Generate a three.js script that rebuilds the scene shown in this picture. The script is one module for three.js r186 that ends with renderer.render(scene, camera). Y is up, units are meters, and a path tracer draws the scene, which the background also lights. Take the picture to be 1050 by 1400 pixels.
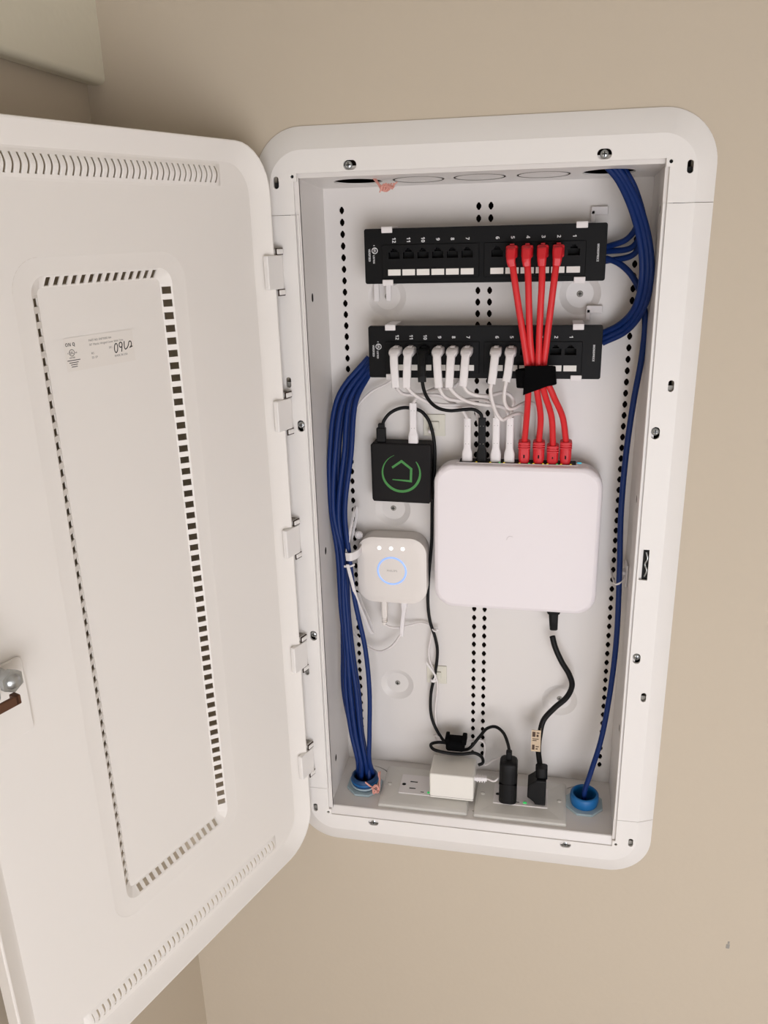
import * as THREE from 'three';
import { RoundedBoxGeometry } from 'three/addons/geometries/RoundedBoxGeometry.js';
import { mergeGeometries, mergeVertices, toCreasedNormals } from 'three/addons/utils/BufferGeometryUtils.js';
import { RectAreaLightUniformsLib } from 'three/addons/lights/RectAreaLightUniformsLib.js';

// ---------------------------------------------------------------- camera, light, exposure
const scene = new THREE.Scene();
scene.background = new THREE.Color(0x0d0c0b);
const camera = new THREE.PerspectiveCamera(64.0, 1050 / 1400, 0.02, 20);
camera.position.set(0.0797, 0.3297, 0.8494);
camera.rotation.set(-0.3296, 0.2043, -0.0268, 'YXZ');
const renderer = new THREE.WebGLRenderer({ antialias: true });
renderer.toneMapping = THREE.LinearToneMapping;
renderer.toneMappingExposure = 0.95;
renderer.shadowMap.enabled = true;
RectAreaLightUniformsLib.init();

const ROOM = { x0: -0.397, x1: 1.35, y0: -1.25, y1: 1.25, z0: -0.010, z1: 1.95 };
const WIN = { x: 0.62, y: -0.46, w: 1.35, h: 1.25 };           // unseen wide low window, added behind the camera as the light source
const addedDayLight = new THREE.RectAreaLight(0xe9efff, 3.6, WIN.w, WIN.h);
addedDayLight.position.set(WIN.x, WIN.y, ROOM.z1 - 0.03);
addedDayLight.rotation.set(0, 0, 0);                               // shines along -z, towards the enclosure
scene.add(addedDayLight);

// ---------------------------------------------------------------- helpers
let seed = 7;
const rnd = () => { seed = (seed * 1664525 + 1013904223) % 4294967296; return seed / 4294967296; };
const V = (a, b, c) => new THREE.Vector3(a, b, c);
const used = {};
const numbered = n => { const k = used[n] = (used[n] ?? -1) + 1; return k ? `${n}_${String(k).padStart(3, '0')}` : n; };
const mat = (color, roughness = 0.5, extra = {}) => new THREE.MeshStandardMaterial({ color, roughness, side: THREE.DoubleSide, ...extra });
function thing(name, label, category, group, pos = [0, 0, 0]) {
  const o = new THREE.Group(); o.name = numbered(name); o.position.set(...pos); scene.add(o);
  o.userData = { label, category }; if (group) o.userData.group = group;
  return o;
}
function part(parent, name, geo, m, pos, rot, label) {
  const o = new THREE.Mesh(geo, m); o.name = parent === scene ? numbered(name) : name;
  if (pos) o.position.set(...pos); if (rot) o.rotation.set(...rot);
  if (label) o.userData.label = label;
  o.castShadow = o.receiveShadow = true; parent.add(o); return o;
}
const struct = (name, geo, m, pos, rot) => { const o = part(scene, name, geo, m, pos, rot); o.userData.kind = 'structure'; return o; };
const box = (w, h, d, x = 0, y = 0, z = 0) => new THREE.BoxGeometry(w, h, d).translate(x, y, z);
const rbox = (w, h, d, r, x = 0, y = 0, z = 0) => new RoundedBoxGeometry(w, h, d, 3, r).translate(x, y, z);
const cyl = (r, h, seg = 24, r2 = r) => new THREE.CylinderGeometry(r2, r, h, seg);
const merge = list => mergeGeometries(list.map(g => { const n = g.index ? g.toNonIndexed() : g; for (const k of Object.keys(n.attributes)) if (!['position', 'normal', 'uv'].includes(k)) n.deleteAttribute(k); return n; }));
function rrPath(P, x0, x1, y0, y1, r) {
  P.moveTo(x0 + r, y0); P.lineTo(x1 - r, y0); P.absarc(x1 - r, y0 + r, r, -Math.PI / 2, 0); P.lineTo(x1, y1 - r); P.absarc(x1 - r, y1 - r, r, 0, Math.PI / 2);
  P.lineTo(x0 + r, y1); P.absarc(x0 + r, y1 - r, r, Math.PI / 2, Math.PI); P.lineTo(x0, y0 + r); P.absarc(x0 + r, y0 + r, r, Math.PI, Math.PI * 1.5); return P;
}
const rrShape = (x0, x1, y0, y1, r) => rrPath(new THREE.Shape(), x0, x1, y0, y1, r);
const rrHole = (x0, x1, y0, y1, r) => rrPath(new THREE.Path(), x0, x1, y0, y1, r);
const circ = (x, y, r) => new THREE.Path().absarc(x, y, r, 0, Math.PI * 2);
const poly = pts => new THREE.Path(pts.map(p => new THREE.Vector2(...p)));
const polyShape = pts => new THREE.Shape(pts.map(p => new THREE.Vector2(...p)));
const extr = (s, d, bevel = 0, cs = 8) => new THREE.ExtrudeGeometry(s, { depth: d - 2 * bevel, bevelEnabled: bevel > 0, bevelThickness: bevel, bevelSize: bevel, bevelOffset: -bevel, bevelSegments: 3, curveSegments: cs }).translate(0, 0, bevel);
function rrLoop(x0, x1, y0, y1, r, z, n = 8) {
  const p = [];
  for (const [cx, cy, a] of [[x1 - r, y1 - r, 0], [x0 + r, y1 - r, 1], [x0 + r, y0 + r, 2], [x1 - r, y0 + r, 3]])
    for (let k = 0; k <= n; k++) { const t = (a + k / n) * Math.PI / 2; p.push(V(cx + r * Math.cos(t), cy + r * Math.sin(t), z)); }
  return p;
}
const smooth = g => { g.deleteAttribute('uv'); g = toCreasedNormals(mergeVertices(g, 1e-6), 0.55); g = g.index ? g.toNonIndexed() : g; g.setAttribute('uv', new THREE.Float32BufferAttribute(new Float32Array(g.attributes.position.count * 2), 2)); return g; };
function loft(loops, closed = true) {                          // stitches lines of equally many points
  const pos = [], n = loops[0].length;
  for (let i = 0; i + 1 < loops.length; i++) for (let k = 0; k < (closed ? n : n - 1); k++) {
    const a = loops[i][k], b = loops[i][(k + 1) % n], c = loops[i + 1][(k + 1) % n], d = loops[i + 1][k];
    for (const q of [a, b, c, a, c, d]) pos.push(q.x, q.y, q.z);
  }
  const g = new THREE.BufferGeometry(); g.setAttribute('position', new THREE.Float32BufferAttribute(pos, 3));
  g.setAttribute('uv', new THREE.Float32BufferAttribute(new Float32Array(pos.length / 3 * 2), 2)); return smooth(g);
}
function prism(a, b, c, d, t) {                                // a slab over the quad a b c d, t thick behind it
  const n = b.clone().sub(a).cross(d.clone().sub(a)).normalize().multiplyScalar(-t), m = q => q.clone().add(n);
  const f = [[a, b, c, d], [m(d), m(c), m(b), m(a)], [a, m(a), m(b), b], [b, m(b), m(c), c], [c, m(c), m(d), d], [d, m(d), m(a), a]], pos = [];
  for (const [p, q, r, s] of f) for (const v of [p, q, r, p, r, s]) pos.push(v.x, v.y, v.z);
  const g = new THREE.BufferGeometry(); g.setAttribute('position', new THREE.Float32BufferAttribute(pos, 3));
  g.setAttribute('uv', new THREE.Float32BufferAttribute(new Float32Array(pos.length / 3 * 2), 2)); g.computeVertexNormals(); return g;
}
const curve = pts => new THREE.CatmullRomCurve3(pts.map(p => V(...p)), false, 'centripetal');
const tube = (pts, r, seg = pts.length * 8, rs = 10) => new THREE.TubeGeometry(curve(pts), seg, r, rs, false);
function sweep(pts, size, N = 24, side = V(1, 0, 0)) {          // a rounded-rectangle section along a path; size(t) -> [width along side, thickness]
  const c = curve(pts), loops = [];
  const ring = (t, f) => {
    const p = c.getPoint(t), tg = c.getTangent(t), up = tg.clone().cross(side).normalize(), [w, h] = size(t), sd = side.clone().sub(tg.clone().multiplyScalar(side.dot(tg))).normalize(), L = [], r = Math.min(w, h) * 0.3;
    for (const [sx, sy, a0] of [[1, 1, 0], [-1, 1, 1], [-1, -1, 2], [1, -1, 3]]) for (let k = 0; k <= 3; k++) {
      const a = (a0 + k / 3) * Math.PI / 2, X = (sx * (w / 2 - r) + r * Math.cos(a)) * f, Y = (sy * (h / 2 - r) + r * Math.sin(a)) * f;
      L.push(p.clone().addScaledVector(sd, X).addScaledVector(up, Y));
    }
    return L;
  };
  loops.push(ring(0, 0.001), ring(0, 0.85)); for (let i = 0; i <= N; i++) loops.push(ring(i / N, 1)); loops.push(ring(1, 0.85), ring(1, 0.001));
  return loft(loops);
}
const lathe = (pts, seg = 32) => new THREE.LatheGeometry(pts.map(p => new THREE.Vector2(...p)), seg);

// ---------------------------------------------------------------- materials
function noiseTexture(size, cells, amp, base, seedAt) {         // smooth tiling value noise
  seed = seedAt; const d = new Uint8Array(size * size * 4), g = cells.map(c => Array.from({ length: c * c }, rnd));
  const s = t => t * t * (3 - 2 * t);
  for (let y = 0; y < size; y++) for (let x = 0; x < size; x++) {
    let v = 0; cells.forEach((c, i) => {
      const fx = x / size * c, fy = y / size * c, ix = Math.floor(fx), iy = Math.floor(fy), tx = s(fx - ix), ty = s(fy - iy), G = (a, b) => g[i][(b % c) * c + a % c];
      v += amp[i] * ((G(ix, iy) * (1 - tx) + G(ix + 1, iy) * tx) * (1 - ty) + (G(ix, iy + 1) * (1 - tx) + G(ix + 1, iy + 1) * tx) * ty - 0.5);
    });
    const q = Math.max(0, Math.min(255, Math.round(base + v * 255))), o = (y * size + x) * 4; d[o] = d[o + 1] = d[o + 2] = q; d[o + 3] = 255;
  }
  const t = new THREE.DataTexture(d, size, size); t.wrapS = t.wrapT = THREE.RepeatWrapping; t.magFilter = t.minFilter = THREE.LinearFilter; t.needsUpdate = true; return t;
}
const peel = noiseTexture(512, [96, 40, 9], [0.45, 0.4, 0.25], 128, 11); peel.repeat.set(2.2, 2.2);
const dull = (color, roughness, specularIntensity, extra = {}) => new THREE.MeshPhysicalMaterial({ color, roughness, specularIntensity, side: THREE.DoubleSide, ...extra });
const M = {
  wall: mat(0xc7baa6, 0.7, { bumpMap: peel, bumpScale: 0.00025 }),
  soffit: mat(0xe0dac6, 0.6, { bumpMap: peel, bumpScale: 0.0004 }),
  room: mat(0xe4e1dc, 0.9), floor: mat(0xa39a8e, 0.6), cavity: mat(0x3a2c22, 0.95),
  trim: mat(0xebe7e2, 0.45), door: mat(0xefeae3, 0.42, { bumpMap: peel, bumpScale: 0.00003 }), box: mat(0xe4dfda, 0.32),
  plastic: mat(0xeae5e3, 0.45), router: mat(0xf0e9ea, 0.5), hue: mat(0xeae3dc, 0.5), plate: mat(0xdcd9d2, 0.4), brick: mat(0xece8df, 0.45),
  black: dull(0x0d0d0e, 0.5, 0.45), blackSoft: dull(0x070708, 0.9, 0.15), panel: dull(0x0e0e0f, 0.5, 0.3), hub: dull(0x1a1818, 0.6, 0.35), dark: mat(0x050505, 0.8),
  blue: dull(0x0c2a64, 0.45, 0.5), red: mat(0xd8262b, 0.45), redBoot: mat(0xd3202a, 0.4), white: mat(0xeee9e8, 0.45), whiteCord: mat(0xe6dfdc, 0.5),
  sleeve: mat(0x1066a4, 0.45), sleeveDeep: mat(0x123f6c, 0.5), clear: mat(0xa9bcc2, 0.35), steel: mat(0xb9bcbc, 0.3, { metalness: 0.9 }), brass: mat(0x6a4a38, 0.45, { metalness: 0.6 }),
  twine: mat(0xe0a294, 0.85), grey: mat(0x9a968e, 0.5), paper: mat(0xefebe4, 0.6), tan: mat(0xcdb79a, 0.6), green: mat(0x3f8d3f, 0.5), pad: mat(0xdfdbcc, 0.4),
  gold: mat(0xb08a3a, 0.35, { metalness: 0.7 }),
};
const glow = (c, e, i) => new THREE.MeshStandardMaterial({ color: c, emissive: e, emissiveIntensity: i, roughness: 0.4 });
M.ledGreen = glow(0x2fae57, 0x35d36a, 0.55); M.ledAmber = glow(0xa08a20, 0xe0c22a, 0.7); M.ledBlue = glow(0x58c4dd, 0x39cbe6, 0.6); M.ledWhite = glow(0xffffff, 0xf4f8ff, 1.1); M.ledRing = glow(0x9ab8f2, 0x86aef8, 0.55);

// ---------------------------------------------------------------- the room
{
  const { x0, x1, y0, y1, z0, z1 } = ROOM, T = 0.12;
  const s = polyShape([[x0 - T, y0 - T], [x1 + T, y0 - T], [x1 + T, y1 + T], [x0 - T, y1 + T]]);
  s.holes.push(rrHole(-0.2, 0.2, -0.415, 0.415, 0.004));
  struct('wall_back', extr(s, 0.135), M.wall, [0, 0, z0 - 0.135]);
  struct('wall_cavity', merge([box(0.6, 1, 0.02), box(0.004, 0.83, 0.12, -0.1975, 0, 0.07), box(0.004, 0.83, 0.12, 0.1975, 0, 0.07), box(0.39, 0.004, 0.12, 0, 0.4125, 0.07), box(0.39, 0.004, 0.12, 0, -0.4125, 0.07)]), M.cavity, [0, 0, z0 - 0.146]);
  struct('wall_left', box(T, y1 - y0, z1 - z0 + T), M.wall, [x0 - T / 2, 0, (z0 + z1 + T) / 2]);
  struct('wall_right', box(T, y1 - y0, z1 - z0 + T), M.room, [x1 + T / 2, 0, (z0 + z1 + T) / 2]);
  const f = polyShape([[x0, y0], [x1, y0], [x1, y1], [x0, y1]]);
  f.holes.push(rrHole(WIN.x - WIN.w / 2, WIN.x + WIN.w / 2, WIN.y - WIN.h / 2, WIN.y + WIN.h / 2, 0.001));
  struct('wall_front', extr(f, T), M.room, [0, 0, z1]);
  struct('floor', box(x1 - x0 + 2 * T, T, z1 - z0 + 2 * T), M.floor, [(x0 + x1) / 2, y0 - T / 2, (z0 + z1) / 2]);
  struct('ceiling', box(x1 - x0 + 2 * T, T, z1 - z0 + 2 * T), M.room, [(x0 + x1) / 2, y1 + T / 2, (z0 + z1) / 2]);
  const w = new THREE.Group(); w.name = 'added_window_1'; w.userData.kind = 'structure'; w.position.set(WIN.x, WIN.y, z1); scene.add(w);
  part(w, 'added_window_pane', box(WIN.w, WIN.h, 0.006), glow(0xffffff, 0xfff7ee, 2.0), [0, 0, 0.03]);  // glowing pane of the added window, never in view
  for (const [bw, bh, bx, by] of [[WIN.w, 0.04, 0, WIN.h / 2], [WIN.w, 0.04, 0, -WIN.h / 2], [0.04, WIN.h, WIN.w / 2, 0], [0.04, WIN.h, -WIN.w / 2, 0]]) part(w, 'added_window_frame', box(bw, bh, 0.05), M.trim, [bx, by, 0.02]);
  // soffit box running forward along the top of the left wall
  const so = rrShape(0, 0.021, 0, 0.8, 0.0065);
  struct('soffit', extr(so, 1.6), M.soffit, [x0 - 0.0002, 0.4785, z0]);
}

// ---------------------------------------------------------------- the wiring enclosure
const BX = 0.178, BT = 0.3798, BB = -0.3753, BD = -0.105;
const BACK_TOP = 0.3768, BACK_BOTTOM = -0.3726, DRAFT = 0.0571, RAKE = 0.052;   // the moulded top and floor lean in towards the back
const enc = thing('wiring_enclosure', 'white recessed structured wiring enclosure in the beige wall with its perforated door swung open', 'enclosure');
{
  // back: four columns of punched holes, five dished mounting points
  const s = polyShape([[-BX - 0.002, BACK_BOTTOM - 0.002], [BX + 0.002, BACK_BOTTOM - 0.002], [BX + 0.002, BACK_TOP + 0.001], [-BX - 0.002, BACK_TOP + 0.001]]);
  const dish = [[-0.1077, 0.2588], [0.1087, 0.2592], [-0.1066, 0.0005], [0.1087, 0.0005], [-0.1062, -0.2495], [0.1088, -0.2535]];
  const near = (x, y) => dish.some(d => Math.hypot(d[0] - x, d[1] - y) < 0.027);
  for (const x of [-0.1574, -0.0035, 0.0097, 0.1645]) for (let k = 0; k < 56; k++) {
    const y = 0.3534 - k * 0.01272; if (near(x, y)) continue;
    const a = 0.0027, b = 0.0017, c = 0.0039;
    s.holes.push(poly([[x - a, y - 0.0012], [x - a, y + 0.0012], [x - b, y + 0.0026], [x - 0.0009, y + c], [x + 0.0009, y + c], [x + b, y + 0.0026], [x + a, y + 0.0012], [x + a, y - 0.0012], [x + b, y - 0.0026], [x + 0.0009, y - c], [x - 0.0009, y - c], [x - b, y - 0.0026]]));
  }
  for (const [x, y] of dish) s.holes.push(circ(x, y, 0.0225));
  part(enc, 'back_panel', extr(s, 0.0015, 0, 16), M.box, [0, 0, BD - 0.0015]);
  const cup = lathe([[0.0225, 0], [0.0219, -0.0004], [0.0152, -0.0042], [0.0145, -0.0044], [0.0035, -0.0044]], 48).rotateX(Math.PI / 2);
  for (const [x, y] of dish) {
    part(enc, 'mounting_dimple', cup, M.box, [x, y, BD]);
    const sc = part(enc, 'screw', merge([lathe([[0.0001, 0.0016], [0.002, 0.0014], [0.0034, 0.0004], [0.0036, 0]], 20).rotateX(Math.PI / 2)]), M.grey, [x, y, BD - 0.0044]);
    part(sc, 'screw_slot', merge([box(0.0042, 0.0008, 0.0012), box(0.0008, 0.0042, 0.0012)]), M.dark, [0, 0, 0.0012]);
  }
  // sides, with oval knock-outs
  const side = rows => { const q = polyShape([[BD, BACK_BOTTOM - 0.001], [-0.004, -0.3778], [-0.004, 0.3828], [BD, BACK_TOP + 0.001]]); for (const [y, z] of rows) q.holes.push(rrHole(z - 0.004, z + 0.004, y - 0.0048, y + 0.0048, 0.0039)); return extr(q, 0.0004).rotateY(-Math.PI / 2); };
  part(enc, 'side_panel', side([[0.2634, -0.041], [-0.0341, -0.041], [-0.3276, -0.039]]), M.box, [-BX, 0, 0]);
  part(enc, 'side_panel', side([[0.3434, -0.034], [0.0456, -0.04], [-0.2416, -0.034]]), M.box, [BX + 0.0004, 0, 0]);
  // top with five two-inch knock-outs, the outer two punched out
  const KX = [-0.1255, -0.0615, 0.0015, 0.0655, 0.1291], kz = 0.053;
  const t = polyShape([[-BX, 0.004], [BX, 0.004], [BX, -BD], [-BX, -BD]]);
  KX.forEach((x, i) => t.holes.push(circ(x, kz, i === 0 || i === 4 ? 0.0255 : 0.0268)));
  part(enc, 'top_panel', extr(t, 0.0015, 0, 32).rotateX(-Math.PI / 2), M.box, [0, 0.3828, 0], [-DRAFT, 0, 0]);
  for (const x of KX.slice(1, 4)) part(enc, 'knockout_gap_shade', new THREE.RingGeometry(0.0247, 0.0262, 56).rotateX(Math.PI / 2), M.cavity, [x, 0.3826 - kz * DRAFT, -kz], [-DRAFT, 0, 0]);  // flat dark rings painted in as the shade of the knock-out gap
  for (const x of KX.slice(1, 4)) part(enc, 'knockout', merge([cyl(0.0254, 0.0014, 48), box(0.003, 0.001, 0.004, -0.006, 0, -0.0235), box(0.003, 0.001, 0.004, 0.006, 0, -0.0235)]), M.box, [x, 0.3836 - kz * DRAFT, -kz], [-DRAFT, 0, 0]);
  // floor of the box with slits and the knock-out arcs behind the conduits
  const b = polyShape([[-BX, 0.006], [BX, 0.006], [BX, -BD], [-BX, -BD]]);
  const arc = (x, z, r, a0, a1) => { const o = []; for (let k = 0; k <= 10; k++) { const a = a0 + (a1 - a0) * k / 10; o.push([x + r * Math.cos(a), z + r * Math.sin(a)]); } for (let k = 10; k >= 0; k--) { const a = a0 + (a1 - a0) * k / 10; o.push([x + (r - 0.0014) * Math.cos(a), z + (r - 0.0014) * Math.sin(a)]); } return poly(o); };
  b.holes.push(arc(-0.1425, 0.056, 0.036, 0.75, 1.45), arc(0.1444, 0.062, 0.0315, 1.4, 2.3), circ(-0.1425, 0.053, 0.016), circ(0.1444, 0.0605, 0.016));
  for (const m of [-1, 1]) b.holes.push(poly([[0.0016 + m * 0.0021, 0.0238], [0.0016 + m * 0.0055, 0.0238], [0.0016 + m * 0.0055, 0.0285], [0.0016 + m * 0.0042, 0.0285], [0.0016 + m * 0.0042, 0.0252], [0.0016 + m * 0.0021, 0.0252]]));
  b.holes.push(rrHole(0.150, 0.158, 0.0065, 0.0078, 0.0005));
  part(enc, 'bottom_panel', extr(b, 0.0015, 0, 24).rotateX(-Math.PI / 2), M.box, [0, -0.3781 - 0.0015, 0], [RAKE, 0, 0]);
  part(enc, 'front_lip', extr(polyShape([[-0.0085, BB - 0.0015], [-0.0085, BB + 0.0006], [-0.0072, BB + 0.0014], [-0.0058, BB + 0.0006], [-0.0012, BB - 0.0105], [-0.0012, BB - 0.0145], [-0.004, BB - 0.0145]]), 2 * BX + 0.003).rotateY(-Math.PI / 2), M.box, [BX + 0.0015, -0.0024, 0]);
  // flange round the opening, a little behind the trim
  const fl = polyShape([[-0.186, -0.396], [0.186, -0.396], [0.186, 0.392], [-0.186, 0.392]]);
  fl.holes.push(poly([[-0.1755, -0.3885], [0.1765, -0.3885], [0.1765, 0.3825], [-0.1755, 0.3825]]));
  part(enc, 'box_flange', extr(fl, 0.0022), M.box, [0, 0, -0.0062]);
  for (const x of [-0.1785, 0.1785]) part(enc, 'return_flange', box(0.005, 0.762, 0.004), M.box, [x + (x < 0 ? 0.0005 : 0.0005), (BT + BB) / 2, -0.0052]);
}
// trim: two caps and two rails with a bevelled outer edge, joints at the seams
{
  const FX = 0.205, FY = 0.4085, FR = 0.034, OX = 0.2225, OY = 0.4305, OR = 0.05, YC = 0.3479, IX = 0.1798, IY = 0.3868, DEP = 0.0028;
  const slots = [[-0.1981, 0.3789], [0.1981, 0.3789], [-0.1981, -0.3789], [0.1981, -0.3789], [-0.1981, 0.1773], [0.1981, 0.1773], [-0.1981, -0.1771], [0.1981, -0.1771]];
  const screws = [[-0.1213, 0.3926], [0.1213, 0.3926], [-0.1213, -0.3926], [0.1213, -0.3926], [-0.187, 0.1292], [0.187, 0.1292], [-0.187, -0.1284], [0.187, -0.1284]];
  const dots = [[-0.181, 0.384], [0.181, 0.384], [0.181, -0.384], [-0.181, -0.384]];
  const g = 0.00022;
  const capPts = (x, y, r, z, sy) => { const p = [V(x, sy * (YC + g), z)]; for (let k = 0; k <= 12; k++) { const a = k / 12 * Math.PI / 2; p.push(V(x - r + r * Math.cos(a), sy * (y - r + r * Math.sin(a)), z)); } for (let k = 12; k >= 0; k--) { const a = k / 12 * Math.PI / 2; p.push(V(-(x - r + r * Math.cos(a)), sy * (y - r + r * Math.sin(a)), z)); } p.push(V(-x, sy * (YC + g), z)); return p; };
  for (const sy of [1, -1]) {
    const s = new THREE.Shape(); const o = capPts(FX, FY, FR, 0, sy); o.forEach((p, i) => i ? s.lineTo(p.x, p.y) : s.moveTo(p.x, p.y));
    s.lineTo(-IX - 0.0004, sy * (YC + g)); s.lineTo(-IX - 0.0004, sy * (IY - 0.0075)); s.lineTo(-IX + 0.003, sy * (IY - 0.0075)); s.lineTo(-IX + 0.003, sy * IY);
    s.lineTo(IX - 0.003, sy * IY); s.lineTo(IX - 0.003, sy * (IY - 0.0075)); s.lineTo(IX + 0.0004, sy * (IY - 0.0075)); s.lineTo(IX + 0.0004, sy * (YC + g)); s.closePath();
    for (const [x, y] of slots) if (y * sy > YC) s.holes.push(rrHole(x - 0.0028, x + 0.0028, y - 0.0058, y + 0.0058, 0.0027));
    for (const [x, y] of screws) if (y * sy > YC) s.holes.push(rrHole(x - 0.0066, x + 0.0066, y - 0.0046, y + 0.0046, 0.0045));
    for (const [x, y] of dots) if (y * sy > 0) s.holes.push(circ(x, y, 0.0017));
    part(enc, 'trim_cap', merge([extr(s, DEP, 0, 10).translate(0, 0, -DEP), loft([capPts(FX - 0.0006, FY - 0.0006, FR, 0, sy), capPts(FX, FY, FR, -0.0003, sy), capPts(OX - 0.0006, OY - 0.0006, OR, -0.0078, sy), capPts(OX, OY, OR, -0.0084, sy), capPts(OX, OY, OR, -0.0103, sy)], false)]), M.trim);
  }
  for (const sx of [1, -1]) {
    const a = sx < 0 ? -FX : IX + 0.0004, b = sx < 0 ? -IX - 0.0004 : FX, s = polyShape([[a, -YC + g], [b, -YC + g], [b, YC - g], [a, YC - g]]);
    for (const [x, y] of slots) if (Math.abs(y) < YC && x * sx > 0) s.holes.push(rrHole(x - 0.0028, x + 0.0028, y - 0.0058, y + 0.0058, 0.0027));
    for (const [x, y] of screws) if (Math.abs(y) < YC && x * sx > 0) s.holes.push(rrHole(x - 0.0042, x + 0.0042, y - 0.0064, y + 0.0064, 0.0041));
    if (sx > 0) s.holes.push(rrHole(0.1824, 0.1912, -0.0332, 0.0022, 0.0003));
    const L = (x, z) => [V(sx * x, -YC + g, z), V(sx * x, YC - g, z)];
    part(enc, 'trim_rail', merge([extr(s, DEP, 0, 10).translate(0, 0, -DEP), loft([L(FX - 0.0006, 0), L(FX, -0.0003), L(OX - 0.0006, -0.0078), L(OX, -0.0084), L(OX, -0.0103)], false)]), M.trim);
    part(enc, 'inner_bead', box(0.0016, 2 * YC, 0.0035), M.trim, [sx * (IX - 0.0022), 0, -0.0028]);
  }
  const head = lathe([[0.0001, 0.0022], [0.0022, 0.002], [0.0036, 0.001], [0.0039, 0]], 24).rotateX(Math.PI / 2);
  for (const [x, y] of screws) {
    const top = Math.abs(y) > YC, sc = part(enc, 'screw', head, M.steel, [x - (top && x < 0 && y > 0 ? 0.0018 : 0), y + (top ? 0 : 0.001), -0.0026]);
    part(sc, 'screw_cross', merge([box(0.0046, 0.0009, 0.001), box(0.0009, 0.0046, 0.001)]), M.dark, [0, 0, 0.0018]);
  }
  for (const [x, y] of dots) part(enc, 'pin_hole', cyl(0.0016, 0.001, 14).rotateX(Math.PI / 2), M.dark, [x, y, -0.0026]);
  for (const [x, y] of slots) part(enc, 'slot_well', box(0.005, 0.006, 0.001), y < 0.3 ? M.grey : M.dark, [x, y - 0.003, -0.0045]);
  const st = part(enc, 'strike_plate', box(0.0055, 0.034, 0.001), M.dark, [0.1883, -0.0155, -0.0035], null, 'metal latch strike in the slot of the trim');
  part(st, 'strike_spring', tube([[0, 0.014, 0.001], [0.0015, 0.007, 0.0026], [-0.0005, 0, 0.0012], [0.0016, -0.006, 0.0028], [0, -0.014, 0.001]], 0.0009), M.steel);
}
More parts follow.
